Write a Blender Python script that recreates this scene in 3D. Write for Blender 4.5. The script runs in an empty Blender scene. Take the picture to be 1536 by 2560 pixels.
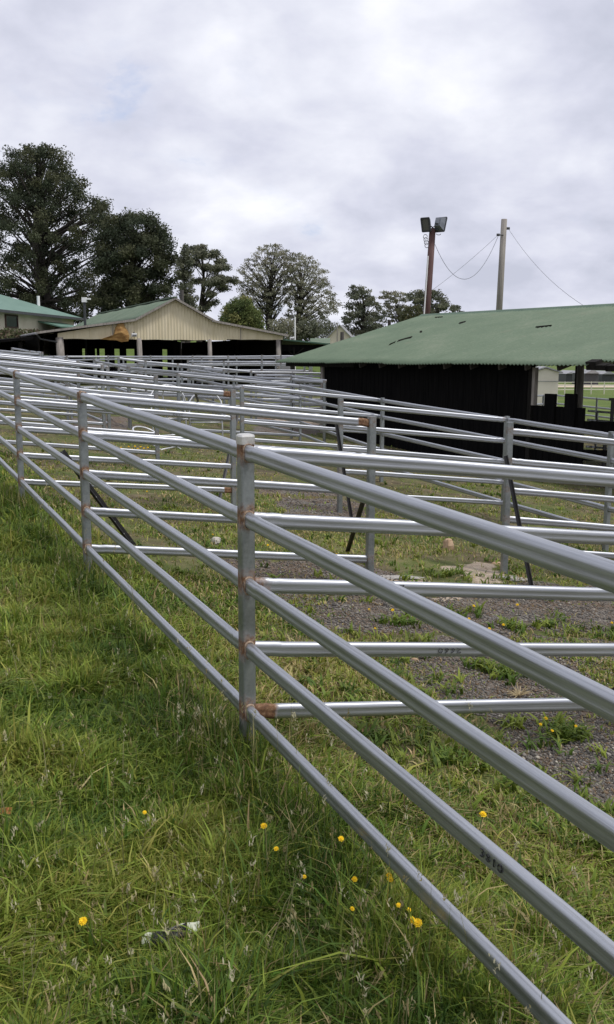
import bpy, math, random
import numpy as np
from mathutils import Vector, Matrix
rnd = random.Random(7); RG = np.random.default_rng(11)
S = bpy.context.scene; COL = S.collection
EYE = 1.56                      # everything is laid out relative to the eye and lifted by this at the end
# ---------------------------------------------------------------- surveyed frame of the yards
F_ = 2310.826; PIT = math.radians(9.41324); ROLL = math.radians(0.18942)
X1 = np.array([-0.22703, 3.39294, -0.33961])            # top rail at the capped corner post
azA, slA, azB, slB = math.radians(-25.19478), 0.0324406, math.radians(70.85095), -0.1030667
dA = np.array([math.sin(azA), math.cos(azA), slA]); dB = np.array([math.sin(azB), math.cos(azB), slB])
HR = 1.22                       # top rail above the ground
SP = 0.25                       # rail spacing
def ray(px, py):
    x, y = px-768, py-1280; c, s = math.cos(ROLL), math.sin(ROLL)
    a, b = (x*c+y*s)/F_, -(-x*s+y*c)/F_
    c, s = math.cos(PIT), math.sin(PIT)
    return np.array([a, c+b*s, -s+b*c])
def at(px, py, D):              # point seen at px,py whose distance straight ahead is D
    r = ray(px, py); return r*(D/r[1])
def UV(u, v, dz=0.0): return X1+u*dA+v*dB+np.array([0, 0, dz])
def uv_px(px, py, dz=0.0):
    s = np.linalg.solve(np.stack([dA, dB, -ray(px, py)], 1), -(X1+np.array([0, 0, dz]))); return s[0], s[1]
# ---------------------------------------------------------------- noise and terrain
def vn(x, y, seed=0):
    x = np.asarray(x, float); y = np.asarray(y, float)
    xi = np.floor(x).astype(np.int64); yi = np.floor(y).astype(np.int64); fx = x-xi; fy = y-yi
    fx = fx*fx*(3-2*fx); fy = fy*fy*(3-2*fy)
    def h(a, b):
        n = (a*374761393+b*668265263+seed*974711) & 0xffffffff
        n = ((n ^ (n >> 13))*1274126177) & 0xffffffff
        return ((n ^ (n >> 16)) & 0xffff)/65535.0
    return (h(xi, yi)*(1-fx)+h(xi+1, yi)*fx)*(1-fy)+(h(xi, yi+1)*(1-fx)+h(xi+1, yi+1)*fx)*fy
def fbm(x, y, seed=0, o=4):
    a, s, t = 0.5, 0.0, 0.0
    for i in range(o): s = s+a*vn(x*2**i, y*2**i, seed+i*17); t += a; a *= .5
    return s/t
def sm(a, b, x):
    t = np.clip((np.asarray(x, float)-a)/(b-a), 0, 1); return t*t*(3-2*t)
def terr(x, y):
    x = np.asarray(x, float); y = np.asarray(y, float)
    xc = np.where(x > 0, 9*np.tanh(x/9), 13*np.tanh(x/13)); xc = np.where(np.abs(x) < 5, np.where(x > 0, xc, xc), xc)
    xl = np.clip(x, -13, 8.5)
    pl = -1.56-.1045*(xl+.227)-.0133*(np.clip(y, -20, 60)-3.393)
    far = -1.35-2.1*sm(2, 22, x)-1.0*sm(60, 160, y)*sm(0, 20, x)+1.5*sm(-9, -17, x)*sm(40, 56, y)*(1-sm(110, 160, y))+2.9*sm(64, 115, y)*(1-sm(-6, 8, x))*(1-sm(250, 400, y))
    z = pl+(far-pl)*sm(24, 42, y)
    near = 1-sm(20, 40, np.hypot(x, y))
    return z+near*(.05*(fbm(x*.9, y*.9, 3)-.5)+.03*(vn(x*4, y*4, 5)-.5))
def gp(px, py, h=0.0):          # ground point under a pixel, h above ground
    r = ray(px, py); t = 2.0
    for _ in range(60):
        p = r*t; e = p[2]-(float(terr(p[0], p[1]))+h)
        t += e/max(.02, -r[2]+.05)*.7
    p = r*t; p[2] = float(terr(p[0], p[1]))+h; return p
# ---------------------------------------------------------------- object helpers
def empty(name, loc, label=None, cat=None, group=None, kind=None):
    o = bpy.data.objects.new(name, None); COL.objects.link(o); o.location = tuple(float(q) for q in loc); o.empty_display_size = .1
    tag(o, label, cat, group, kind); return o
def tag(o, label=None, cat=None, group=None, kind=None):
    for k, v in (('label', label), ('category', cat), ('group', group), ('kind', kind)):
        if v: o[k] = v
    return o
class MB:
    def __init__(s): s.v = []; s.f = []; s.a = []; s.m = []
    def add(s, V, F, a=0.0, m=0):
        n = len(s.v); s.v += [tuple(map(float, p)) for p in V]; s.f += [tuple(i+n for i in q) for q in F]
        s.a += list(a) if hasattr(a, '__len__') else [a]*len(V); s.m += [m]*len(F)
    def box(s, c, sz, ax=None, m=0):            # centre, full sizes, axes 3x3 rows
        ax = np.eye(3) if ax is None else np.array(ax, float); c = np.array(c, float)
        V = [c+ax[0]*sz[0]*i/2+ax[1]*sz[1]*j/2+ax[2]*sz[2]*k/2 for i in (-1, 1) for j in (-1, 1) for k in (-1, 1)]
        s.add(V, [(0, 1, 3, 2), (4, 6, 7, 5), (0, 4, 5, 1), (2, 3, 7, 6), (0, 2, 6, 4), (1, 5, 7, 3)], m=m)
    def beam(s, p, q, w, h, m=0):
        p = np.array(p, float); q = np.array(q, float); d = q-p; L = np.linalg.norm(d); d /= L
        up = np.array([0, 0, 1.]) if abs(d[2]) < .95 else np.array([0, 1., 0]); sd = np.cross(d, up); sd /= np.linalg.norm(sd)
        s.box((p+q)/2, (L, w, h), (d, sd, np.cross(sd, d)), m)
    def sweep(s, pts, prof, up=(0, 0, 1), sc=None, a=None, cap=True, m=0):
        pts = [np.array(p, float) for p in pts]; n = len(prof); V = []; A = []
        for i, p in enumerate(pts):
            d = pts[min(i+1, len(pts)-1)]-pts[max(i-1, 0)]; d = d/np.linalg.norm(d)
            u0 = np.array(up, float)
            if abs(np.dot(d, u0)) > .97: u0 = np.array([1., 0, 0])
            sd = np.cross(d, u0); sd /= np.linalg.norm(sd); u2 = np.cross(sd, d); k = 1 if sc is None else sc[i]
            V += [p+sd*x*k+u2*y*k for x, y in prof]; A += [0 if a is None else a[i]]*n
        F = [(i*n+j, i*n+(j+1) % n, (i+1)*n+(j+1) % n, (i+1)*n+j) for i in range(len(pts)-1) for j in range(n)]
        if cap: F += [tuple(range(n))[::-1], tuple((len(pts)-1)*n+j for j in range(n))]
        s.add(V, F, A, m)
    def tube(s, pts, r, n=8, sc=None, **k):
        s.sweep(pts, [(r*math.cos(2*math.pi*i/n), r*math.sin(2*math.pi*i/n)) for i in range(n)], sc=sc, **k)
    def build(s, name, mats, parent=None, base=None, smooth=False, attr=None):
        b = np.array(parent.location if parent is not None and base is None else (base if base is not None else (0, 0, 0)), float)
        me = bpy.data.meshes.new(name); V = np.array(s.v)-b
        me.from_pydata(V.tolist(), [], s.f)
        mats = mats if isinstance(mats, (list, tuple)) else [mats]
        for q in mats: me.materials.append(q)
        if len(mats) > 1: me.polygons.foreach_set('material_index', s.m)
        if attr:
            at_ = me.attributes.new(attr, 'FLOAT', 'POINT'); at_.data.foreach_set('value', s.a)
        if smooth: me.polygons.foreach_set('use_smooth', [True]*len(me.polygons))
        me.update(); o = bpy.data.objects.new(name, me); COL.objects.link(o)
        if parent is not None:
            o.parent = parent
            if base is not None: o.location = tuple(b-np.array(world_loc(parent)))
        else: o.location = tuple(b)
        return o
def world_loc(o):
    l = np.array(o.location, float)
    while o.parent is not None: o = o.parent; l = l+np.array(o.location, float)
    return l
def sub(mb, name, mat, parent, **k):            # mesh child whose origin is its parent's
    o = mb.build(name, mat, None, base=world_loc(parent), **k); o.location = (0, 0, 0); o.parent = parent; return o
def thing(mb, name, mat, base, label, cat, group=None, kind=None, **k):
    return tag(mb.build(name, mat, None, base=base, **k), label, cat, group, kind)
def mesh_np(name, V, faces, mat, col=None, base=(0, 0, 0)):     # faces: list of int arrays (n,k)
    me = bpy.data.meshes.new(name); V = np.asarray(V, np.float32)-np.asarray(base, np.float32)
    me.vertices.add(len(V)); me.vertices.foreach_set('co', V.ravel())
    li = np.concatenate([f.ravel() for f in faces]).astype(np.int32); tot = np.concatenate([np.full(len(f), f.shape[1]) for f in faces])
    me.loops.add(len(li)); me.loops.foreach_set('vertex_index', li)
    st = np.concatenate([[0], np.cumsum(tot)[:-1]]).astype(np.int32)
    me.polygons.add(len(tot)); me.polygons.foreach_set('loop_start', st); me.polygons.foreach_set('loop_total', tot.astype(np.int32))
    me.materials.append(mat)
    if col is not None:
        c = me.attributes.new('Col', 'FLOAT_COLOR', 'POINT')
        c.data.foreach_set('color', np.concatenate([col, np.ones((len(col), 1))], 1).astype(np.float32).ravel())
    me.update(calc_edges=True); me.validate()
    o = bpy.data.objects.new(name, me); COL.objects.link(o); o.location = tuple(float(q) for q in base); return o
# ---------------------------------------------------------------- materials
class NT:
    def __init__(s, name):
        s.m = bpy.data.materials.new(name); s.m.use_nodes = True; s.t = s.m.node_tree; s.b = s.t.nodes['Principled BSDF']
    def n(s, ty, **k):
        q = s.t.nodes.new(ty)
        for a, v in k.items():
            if a in q.inputs: q.inputs[a].default_value = v
            else: setattr(q, a, v)
        return q
    def l(s, a, b): s.t.links.new(a, b)
    def coord(s, scale=(1, 1, 1)):
        c = s.n('ShaderNodeTexCoord'); mp = s.n('ShaderNodeMapping'); mp.inputs['Scale'].default_value = scale
        s.l(c.outputs['Object'], mp.inputs['Vector']); return mp.outputs[0]
    def noise(s, scale, det=4, rough=.55, vec=None, dist=0):
        q = s.n('ShaderNodeTexNoise'); q.inputs['Scale'].default_value = scale; q.inputs['Detail'].default_value = det
        q.inputs['Roughness'].default_value = rough; q.inputs['Distortion'].default_value = dist
        if vec is None: vec = s.coord()
        s.l(vec, q.inputs['Vector']); return q.outputs['Fac']
    def ramp(s, fac, stops):
        r = s.n('ShaderNodeValToRGB'); e = r.color_ramp.elements
        while len(e) < len(stops): e.new(.5)
        for q, (p, c) in zip(e, stops): q.position = p; q.color = (*c, 1) if len(c) == 3 else c
        s.l(fac, r.inputs[0]); return r.outputs[0]
    def mix(s, fac, a, b, mode='MIX'):
        q = s.n('ShaderNodeMix'); q.data_type = 'RGBA'; q.blend_type = mode
        for v, i in ((fac, 0), (a, 6), (b, 7)):
            if hasattr(v, 'links') or hasattr(v, 'is_output'): s.l(v, q.inputs[i])
            else: q.inputs[i].default_value = v if i == 0 else (*v, 1)
        return q.outputs[2]
    def math(s, op, a, b=None, clamp=False):
        q = s.n('ShaderNodeMath'); q.operation = op; q.use_clamp = clamp
        for v, i in ((a, 0), (b, 1)):
            if v is None: continue
            if hasattr(v, 'is_output'): s.l(v, q.inputs[i])
            else: q.inputs[i].default_value = v
        return q.outputs[0]
    def bump(s, h, st, dist=.01):
        q = s.n('ShaderNodeBump'); q.inputs['Strength'].default_value = st; q.inputs['Distance'].default_value = dist
        s.l(h, q.inputs['Height']); s.l(q.outputs[0], s.b.inputs['Normal'])
    def fin(s, col=None, rough=.6, metal=0.0, spec=.5):
        if col is not None:
            if hasattr(col, 'is_output'): s.l(col, s.b.inputs['Base Color'])
            else: s.b.inputs['Base Color'].default_value = (*col, 1)
        for k, v in (('Roughness', rough), ('Metallic', metal), ('Specular IOR Level', spec)):
            if hasattr(v, 'is_output'): s.l(v, s.b.inputs[k])
            else: s.b.inputs[k].default_value = v
        return s.m
def mat_simple(name, c1, c2, scale=3, rough=.7, bump=0, metal=0, spec=.4, stretch=(1, 1, 1), det=5):
    t = NT(name); f = t.noise(scale, det, .6, t.coord(stretch)); c = t.ramp(f, [(.3, c1), (.7, c2)])
    if bump: t.bump(f, bump, .02)
    return t.fin(c, rough, metal, spec)
def mat_galv(name, rustamt=1.0, base=(.43, .445, .475), rail=False):
    t = NT(name); v = t.coord()
    if rail: v2 = t.n('ShaderNodeAttribute', attribute_name='st').outputs['Vector']
    sp = t.noise(60, 3, .6, v) if not rail else t.noise(5.0, 3, .6, v2); bl = t.noise(5, 4, .6, v) if not rail else t.noise(1.3, 4, .6, v2)
    c = t.ramp(t.math('ADD', t.math('MULTIPLY', sp, .35), t.math('MULTIPLY', bl, .65)), [(.30, tuple(q*.62 for q in base)), (.5, base), (.7, tuple(min(1, q*1.25) for q in base))])
    at_ = t.n('ShaderNodeAttribute', attribute_name='rust'); rn = t.noise(38, 5, .65, v)
    mask = t.math('MULTIPLY', t.math('SUBTRACT', t.math('ADD', at_.outputs['Fac'], rn), .77), 2.3*rustamt, True)
    rc = t.ramp(t.noise(70, 3, .6, v), [(.3, (.065, .030, .014)), (.5, (.155, .075, .034)), (.64, (.23, .140, .078)), (.78, (.34, .27, .19))])
    col = t.mix(mask, c, rc)
    met = t.math('MULTIPLY', t.math('SUBTRACT', 1.0, mask), .88)
    ro = t.math('ADD', t.math('ADD', .29, t.math('MULTIPLY', bl, .30)), t.math('MULTIPLY', mask, .35))
    t.bump(t.noise(25, 4, .6, v) if not rail else t.noise(4.0, 3, .6, v2), .10, .003)
    return t.fin(col, ro, met)
M = {}
M['galv_rail'] = mat_galv('galvanised_rail', 1.0, (.415, .43, .46), True); M['galv_post'] = mat_galv('galvanised_post', 1.0, (.30, .32, .325)); M['galv_cap'] = mat_galv('bare_cap', .5, (.62, .61, .58))
M['weld'] = mat_simple('weld_scale', (.16, .09, .05), (.42, .33, .25), 60, .75)
M['black_steel'] = mat_simple('black_picket_paint', (.006, .006, .007), (.022, .02, .02), 14, .5)
M['pale_dot'] = mat_simple('picket_hole', (.35, .35, .33), (.5, .5, .48), 20)
M['ink'] = mat_simple('marker_ink', (.012, .012, .014), (.03, .03, .032), 30, .6)
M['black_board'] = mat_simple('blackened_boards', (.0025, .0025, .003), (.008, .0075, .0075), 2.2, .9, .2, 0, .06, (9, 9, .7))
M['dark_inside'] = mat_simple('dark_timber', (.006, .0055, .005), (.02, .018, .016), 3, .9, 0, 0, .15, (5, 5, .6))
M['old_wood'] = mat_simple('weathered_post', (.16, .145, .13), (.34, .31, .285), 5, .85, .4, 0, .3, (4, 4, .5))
M['pole_red'] = mat_simple('pole_red_brown', (.07, .035, .032), (.125, .075, .07), 3, .8, .3, 0, .3, (6, 6, .3))
M['pole_grey'] = mat_simple('pole_grey', (.17, .155, .15), (.30, .28, .24), 3, .85, .3, 0, .3, (6, 6, .3))
M['cream_sheet'] = mat_simple('cream_sheet', (.52, .455, .305), (.63, .56, .41), 1.3, .6, 0, 0, .4, (3, 3, .6))
M['cream_wall'] = mat_simple('cream_wall', (.60, .53, .43), (.70, .63, .53), 1.2, .8)
M['white_wall'] = mat_simple('off_white_wall', (.56, .52, .44), (.64, .60, .52), 1.5, .7)
M['white'] = mat_simple('white_paint', (.68, .68, .68), (.8, .8, .8), 5, .5)
M['teal_roof'] = mat_simple('teal_roof', (.085, .165, .125), (.115, .205, .16), 1.2, .5, 0, 0, .5, (1, 1, 3))
M['dark_trim'] = mat_simple('dark_trim', (.03, .035, .04), (.06, .06, .065), 4, .6)
M['brown_trim'] = mat_simple('brown_trim', (.05, .025, .018), (.08, .04, .03), 4, .6)
M['glass'] = NT('window_glass').fin((.02, .024, .03), .08, 0, .6)
M['lamp_glass'] = NT('lamp_glass').fin((.10, .10, .095), .15, 0, .6)
M['lamp_case'] = mat_simple('lamp_casing', (.11, .12, .14), (.20, .215, .24), 4, .5, 0, .2)
M['grey_roof'] = mat_simple('grey_roof', (.22, .22, .23), (.32, .32, .33), 2, .6)
M['rust_sheet'] = mat_simple('orange_rust', (.15, .07, .022), (.44, .27, .10), 2.4, .85, .3, 0, .3, (1, 1, 4))
M['concrete'] = mat_simple('concrete_crumb', (.20, .185, .165), (.44, .42, .39), 22, .95, .6)
M['sand_rock'] = mat_simple('sandstone', (.30, .19, .11), (.55, .40, .27), 14, .9, .5)
M['pale_rock'] = mat_simple('pale_rock', (.34, .31, .27), (.52, .48, .43), 14, .9, .5)
M['straw'] = mat_simple('dry_straw', (.34, .27, .15), (.55, .45, .28), 12, .9)
M['leaf_orange'] = mat_simple('dead_leaf', (.25, .09, .03), (.42, .18, .06), 30, .8)
M['wrap_white'] = mat_simple('wrapper_white', (.42, .45, .35), (.60, .62, .50), 20, .5)
M['wrap_black'] = mat_simple('wrapper_black', (.008, .008, .009), (.02, .02, .02), 20, .35)
M['flower'] = mat_simple('dandelion_yellow', (.78, .50, .01), (.86, .62, .02), 60, .8)
M['stem'] = mat_simple('flower_stem', (.06, .10, .03), (.10, .14, .05), 30, .8)
M['tube_white'] = mat_simple('bright_tube', (.50, .51, .53), (.62, .63, .65), 8, .4, 0, .3)
M['tan_road'] = mat_simple('tan_road', (.42, .34, .25), (.52, .43, .33), .2, .95)
M['bark'] = mat_simple('bark', (.022, .018, .016), (.06, .05, .045), 1.5, .95)
M['bark_grey'] = mat_simple('bark_grey', (.05, .045, .042), (.11, .10, .095), 1.5, .95)
def mat_green_roof():
    t = NT('green_corrugated'); v = t.coord((1, 1, 1))
    a = t.noise(.7, 6, .6, v); b = t.noise(9, 5, .7, v)
    c = t.ramp(t.math('ADD', t.math('MULTIPLY', a, .6), t.math('MULTIPLY', b, .4)), [(.3, (.074, .112, .070)), (.5, (.102, .145, .092)), (.68, (.150, .182, .126))]); c = t.mix(t.ramp(t.noise(1.6, 7, .72, v), [(.60, (0, 0, 0)), (.80, (.6, .6, .6))]), c, (.17, .135, .095))
    return t.fin(c, .62, 0, .35)
M['green_roof'] = mat_green_roof()
def mat_leaf(name, rough=.6, trans=.25):
    t = NT(name); a = t.n('ShaderNodeAttribute', attribute_name='Col'); t.l(a.outputs['Color'], t.b.inputs['Base Color'])
    t.b.inputs['Roughness'].default_value = rough; t.b.inputs['Specular IOR Level'].default_value = .25
    tr = t.n('ShaderNodeBsdfTranslucent'); t.l(a.outputs['Color'], tr.inputs['Color'])
    mx = t.n('ShaderNodeMixShader'); mx.inputs[0].default_value = trans
    out = t.t.nodes['Material Output']; t.l(t.b.outputs[0], mx.inputs[1]); t.l(tr.outputs[0], mx.inputs[2]); t.l(mx.outputs[0], out.inputs[0]); return t.m
M['grass'] = mat_leaf('grass_blades', .55, .3); M['leaf'] = mat_leaf('foliage', .75, .32)
def mat_stone():
    t = NT('pebbles'); a = t.n('ShaderNodeAttribute', attribute_name='Col'); t.l(a.outputs['Color'], t.b.inputs['Base Color']); t.b.inputs['Roughness'].default_value = .9; return t.m
M['stone'] = mat_stone()
def mat_ground():
    t = NT('ground_soil_and_turf'); c = t.n('ShaderNodeTexCoord'); v = c.outputs['Object']
    a = t.n('ShaderNodeAttribute', attribute_name='Col')       # r gravel, g sand or concrete dust, b pasture
    se = t.n('ShaderNodeSeparateColor'); t.l(a.outputs['Color'], se.inputs[0])
    soil = t.ramp(t.noise(7, 7, .65, v), [(.3, (.05, .04, .022)), (.5, (.11, .09, .052)), (.72, (.20, .165, .10))])
    turf = t.ramp(t.noise(2.0, 7, .7, v), [(.32, (.04, .055, .014)), (.5, (.085, .105, .028)), (.68, (.18, .16, .07))])
    vo = t.n('ShaderNodeTexVoronoi'); vo.inputs['Scale'].default_value = 62; t.l(v, vo.inputs['Vector'])
    bw = t.n('ShaderNodeSeparateColor'); t.l(vo.outputs['Color'], bw.inputs[0])
    grv = t.ramp(bw.outputs[0], [(0, (.05, .046, .042)), (.5, (.118, .108, .098)), (.9, (.20, .185, .165)), (1, (.32, .295, .26))])
    grv = t.mix(t.ramp(t.noise(3, 5, .6, v), [(.36, (0, 0, 0)), (.62, (.85, .85, .85))]), grv, (.125, .088, .060))
    sand = t.ramp(t.noise(18, 6, .7, v), [(.3, (.24, .18, .13)), (.7, (.45, .38, .30))])
    past = t.ramp(t.noise(.35, 8, .7, v), [(.3, (.06, .10, .018)), (.55, (.10, .14, .03)), (.75, (.20, .19, .07))])
    g = t.mix(t.ramp(t.noise(1.3, 5, .6, v), [(.4, (0, 0, 0)), (.6, (1, 1, 1))]), soil, turf)
    edge = t.noise(9, 5, .7, v)
    def msk(ch): return t.math('MULTIPLY', t.math('SUBTRACT', t.math('ADD', ch, t.math('MULTIPLY', edge, .7)), .62), 3.5, True)
    g = t.mix(se.outputs[2], g, past); g = t.mix(msk(se.outputs[0]), g, grv); g = t.mix(msk(se.outputs[1]), g, sand)
    t.bump(t.math('ADD', vo.outputs['Distance'], t.noise(30, 5, .7, v)), .6, .015)
    return t.fin(g, .95, 0, .2)
M['ground'] = mat_ground()
# ---------------------------------------------------------------- ground
def inpoly(x, y, P):
    P = np.array(P); r = np.zeros(x.shape, bool); j = len(P)-1
    for i in range(len(P)):
        c = ((P[i, 1] > y) != (P[j, 1] > y)) & (x < (P[j, 0]-P[i, 0])*(y-P[i, 1])/(P[j, 1]-P[i, 1]+1e-9)+P[i, 0]); r ^= c; j = i
    return r
def gpoly(pp): return [tuple(gp(*q)[:2]) for q in pp]
GRAVEL = [gpoly(q) for q in ([(930, 1650), (1250, 1580), (1900, 1590), (1900, 2150), (1560, 2060), (1380, 1935), (1180, 1820), (1000, 1720)],
    [(640, 1475), (1000, 1480), (1180, 1500), (1180, 1590), (1000, 1600), (780, 1590)],
    [(1130, 1480), (1900, 1450), (1900, 1600), (1420, 1570), (1130, 1590)],
    [(560, 1395), (1000, 1425), (1000, 1470), (620, 1465)], [(700, 1245), (920, 1255), (880, 1330), (690, 1320)],
    [(640, 1040), (800, 1040), (800, 1085), (640, 1085)], [(180, 1045), (330, 1040), (330, 1075), (180, 1075)], [(640, 1200), (860, 1215), (860, 1240), (640, 1235)])]
SANDY = [gpoly(q) for q in ([(950, 1436), (1050, 1434), (1060, 1452), (960, 1454)], [(1190, 1434), (1285, 1432), (1290, 1454), (1180, 1456)], [(1135, 1412), (1250, 1414), (1250, 1434), (1130, 1430)], [(1480, 1830), (1600, 1840), (1600, 1900), (1470, 1890)],
    [(1065, 1490), (1180, 1490), (1190, 1508), (1070, 1508)], [(540, 1825), (650, 1820), (665, 1868), (530, 1862)], [(690, 1048), (800, 1050), (800, 1072), (700, 1072)])]
def masks(x, y):
    wx = x+.22*(fbm(x*2.2, y*2.2, 41)-.5)*2; wy = y+.35*(fbm(x*2.2, y*2.2, 47)-.5)*2
    g = np.zeros(x.shape); s = np.zeros(x.shape)
    for P in GRAVEL: g = np.maximum(g, inpoly(wx, wy, P)*1.0)
    for P in SANDY: s = np.maximum(s, inpoly(wx, wy, P)*1.0)
    return g, s
def axis(lo, hi, segs):
    o = [lo]
    for to, st in segs:
        while o[-1] < to-1e-6: o.append(min(to, o[-1]+st))
    return np.array(o)
gx = axis(-900, 900, [(-200, 100), (-60, 12), (-20, 2), (-7, .5), (-3.5, .12), (5.5, .06), (9, .25), (24, 1), (60, 4), (200, 14), (900, 100)])
gy = axis(-60, 1500, [(-4, 8), (.8, .6), (12, .06), (18, .15), (30, .4), (70, 1.5), (200, 8), (400, 40), (1500, 220)])
GX, GY = np.meshgrid(gx, gy); mg, ms = masks(GX, GY)
pa = np.maximum(sm(30, 44, GY)*sm(-3, 4, GX), sm(60, 68, GY))
z = terr(GX, GY); V = np.stack([GX, GY, z], -1).reshape(-1, 3)
ny, nx = GX.shape; I = np.arange(nx*ny).reshape(ny, nx)
Fq = np.stack([I[:-1, :-1], I[:-1, 1:], I[1:, 1:], I[1:, :-1]], -1).reshape(-1, 4)
gr = mesh_np('ground', V, [Fq], M['ground'], np.stack([mg, ms, pa], -1).reshape(-1, 3)); gr['kind'] = 'structure'
gr.data.polygons.foreach_set('use_smooth', [True]*len(gr.data.polygons))
# ---------------------------------------------------------------- grass
def blades(P, h, w, lean_az, lean, cols, seg=3):
    n = len(P); lv = np.linspace(0, 1, seg+1); side = np.stack([np.cos(lean_az+np.pi/2+RG.normal(0, .5, n)), np.sin(lean_az+np.pi/2), np.zeros(n)], 1)
    d = np.stack([np.cos(lean_az), np.sin(lean_az), np.zeros(n)], 1); rows = []
    for k, t in enumerate(lv):
        bend = lean*t*t; c = P+d*(h*bend)[:, None]; c[:, 2] += h*(t-.38*lean*t*t*t)
        wd = w*(1-t**1.6)*(.75+.5*(t > 0))
        if k < seg: rows += [c-side*(wd/2)[:, None], c+side*(wd/2)[:, None]]
        else: rows += [c]
    m = len(rows); V = np.stack(rows, 1).reshape(-1, 3); b = np.arange(n)[:, None]*m
    q = np.concatenate([b+np.array([[2*k, 2*k+1, 2*k+3, 2*k+2]]) for k in range(seg-1)], 0) if seg > 1 else np.zeros((0, 4), int)
    t3 = b+np.array([[2*seg-2, 2*seg-1, 2*seg]]); C = np.repeat(cols, m, 0)
    shade = np.tile(np.concatenate([[.75+.25*t]*2 for t in lv[:-1]]+[[1.05]]), n)[:, None]*0+1
    return V, [q, t3], C*shade
PAL = np.array([(.040, .078, .012), (.075, .128, .018), (.128, .180, .024), (.185, .228, .034), (.255, .258, .058), (.36, .295, .14), (.26, .205, .09)])
inv = np.linalg.inv(np.array([[dA[0], dB[0]], [dA[1], dB[1]]]))
def uvxy(x, y):
    d = np.stack([x-X1[0], y-X1[1]]); return inv[0, 0]*d[0]+inv[0, 1]*d[1], inv[1, 0]*d[0]+inv[1, 1]*d[1]
def px_ground(px, py):
    x, y = px-768, py-1280; a, b = x/F_, -y/F_; c, s = math.cos(PIT), math.sin(PIT)
    rx, ry, rz = a, c+b*s, -s+b*c; t = np.full(px.shape, 4.0)
    for _ in range(40):
        e = rz*t-terr(rx*t, ry*t); t = np.clip(t+e/np.maximum(.03, -rz+.05)*.7, .3, 60)
    return rx*t, ry*t
N = 720000
py = 960+1900*RG.random(N)**.80; px = RG.uniform(-420, 2000, N)
gx_, gy_ = px_ground(px, py); ok = (gy_ > .9) & (gy_ < 30); gx_, gy_ = gx_[ok], gy_[ok]
extra = 120000; ex = RG.uniform(-3.2, 3.6, extra); ey = RG.uniform(.9, 5.5, extra); gx_ = np.concatenate([gx_, ex]); gy_ = np.concatenate([gy_, ey])
g_, s_ = masks(gx_, gy_); u_, v_ = uvxy(gx_, gy_)
out = 1-sm(.1, .7, v_)                                # outside (this side of) the long fence
fence_line = np.exp(-(v_/.22)**2)
patch = fbm(gx_*1.1, gy_*1.1, 61); fine = fbm(gx_*5, gy_*5, 67, 3)
dens = np.where(out > .5, 1.0, np.clip((patch-.36)*4.2, .10, 1))
dens = np.maximum(dens, fence_line)
tuft = np.clip((fbm(gx_*2.3, gy_*2.3, 71)-.60)*9, 0, 1)
dens = dens*(1-g_*(.955-.22*np.clip((fbm(gx_*4, gy_*4, 73)-.45)*4, 0, 1))+g_*tuft*.7)*(1-s_*.93)
keep = RG.random(len(gx_)) < dens; gx_, gy_, v_, out, fence_line, patch, fine, g_, s_ = [q[keep] for q in (gx_, gy_, v_, out, fence_line, patch, fine, g_, s_)]
dist = np.hypot(gx_, gy_); n = len(gx_)
h = (.035+.055*RG.random(n)+.09*np.clip(fine-.45, 0, .4)*2)*(.65+.5*out)+.05*fence_line*RG.random(n)*out.clip(.55, 1)+.075*np.exp(-((v_+.16)/.17)**2)*RG.random(n)*vn(gx_*1.3, gy_*1.3, 97)
h *= np.where(RG.random(n) < .02, 1.7, 1.0); h *= np.where(np.arange(n) % 3 == 0, .6, .92); h *= 1-.35*g_; h *= 1-.25*sm(9, 20, dist)
w = (.0036+.0036*RG.random(n))*(1+.0*dist)+.00062*dist
w *= np.where(RG.random(n) < .10, 1.9, 1)
az = RG.uniform(0, 2*np.pi, n)+1.5*(vn(gx_*6, gy_*6, 77)-.5); lean = np.abs(RG.normal(.66, .40, n)).clip(.05, 1.5)
dry = fbm(gx_*.8+9, gy_*.8, 83); hue = vn(gx_*3.2, gy_*3.2, 89)
lush = np.exp(-((v_+.16)/.17)**2)*(vn(gx_*1.3, gy_*1.3, 97)*.8+.4); ci = np.clip(np.round(1.0+2.9*hue-.9*lush+RG.normal(0, .8, n)), 0, 4).astype(int)
pdry = np.clip(.045+1.1*(dry-.52), .02, .5)*(1-.55*fence_line)+.30*(1-out); ci = np.where(RG.random(n) < pdry, np.where(RG.random(n) < .6, 5, 6), ci)
cols = PAL[ci]*1.14*RG.uniform(.72, 1.32, (n, 1))*RG.uniform(.92, 1.08, (n, 3))
P = np.stack([gx_, gy_, terr(gx_, gy_)-.006], 1)
tn = 2600; tu = np.concatenate([RG.normal(q, .17, tn//4) for q in (-.03, 2.86, 5.75, -.75)]); tv = RG.normal(-.05, .09, tn)      # taller tufts at the post feet
tx, ty = X1[0]+tu*dA[0]+tv*dB[0], X1[1]+tu*dA[1]+tv*dB[1]; P = np.concatenate([P, np.stack([tx, ty, terr(tx, ty)-.006], 1)]); h = np.concatenate([h, RG.uniform(.08, .25, tn)]); w = np.concatenate([w, RG.uniform(.004, .007, tn)])
az = np.concatenate([az, RG.uniform(0, 6.28, tn)]); lean = np.concatenate([lean, np.abs(RG.normal(.4, .3, tn))]); cols = np.concatenate([cols, PAL[RG.choice(7, tn, p=[.2, .3, .25, .1, .03, .07, .05])]*RG.uniform(.8, 1.3, (tn, 1))]); dist = np.hypot(P[:, 0], P[:, 1])
near = dist < 6.5
V1, F1, C1 = blades(P[near], h[near], w[near], az[near], lean[near], cols[near], 3)
V2, F2, C2 = blades(P[~near], h[~near], w[~near], az[~near], lean[~near], cols[~near], 2)
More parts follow.
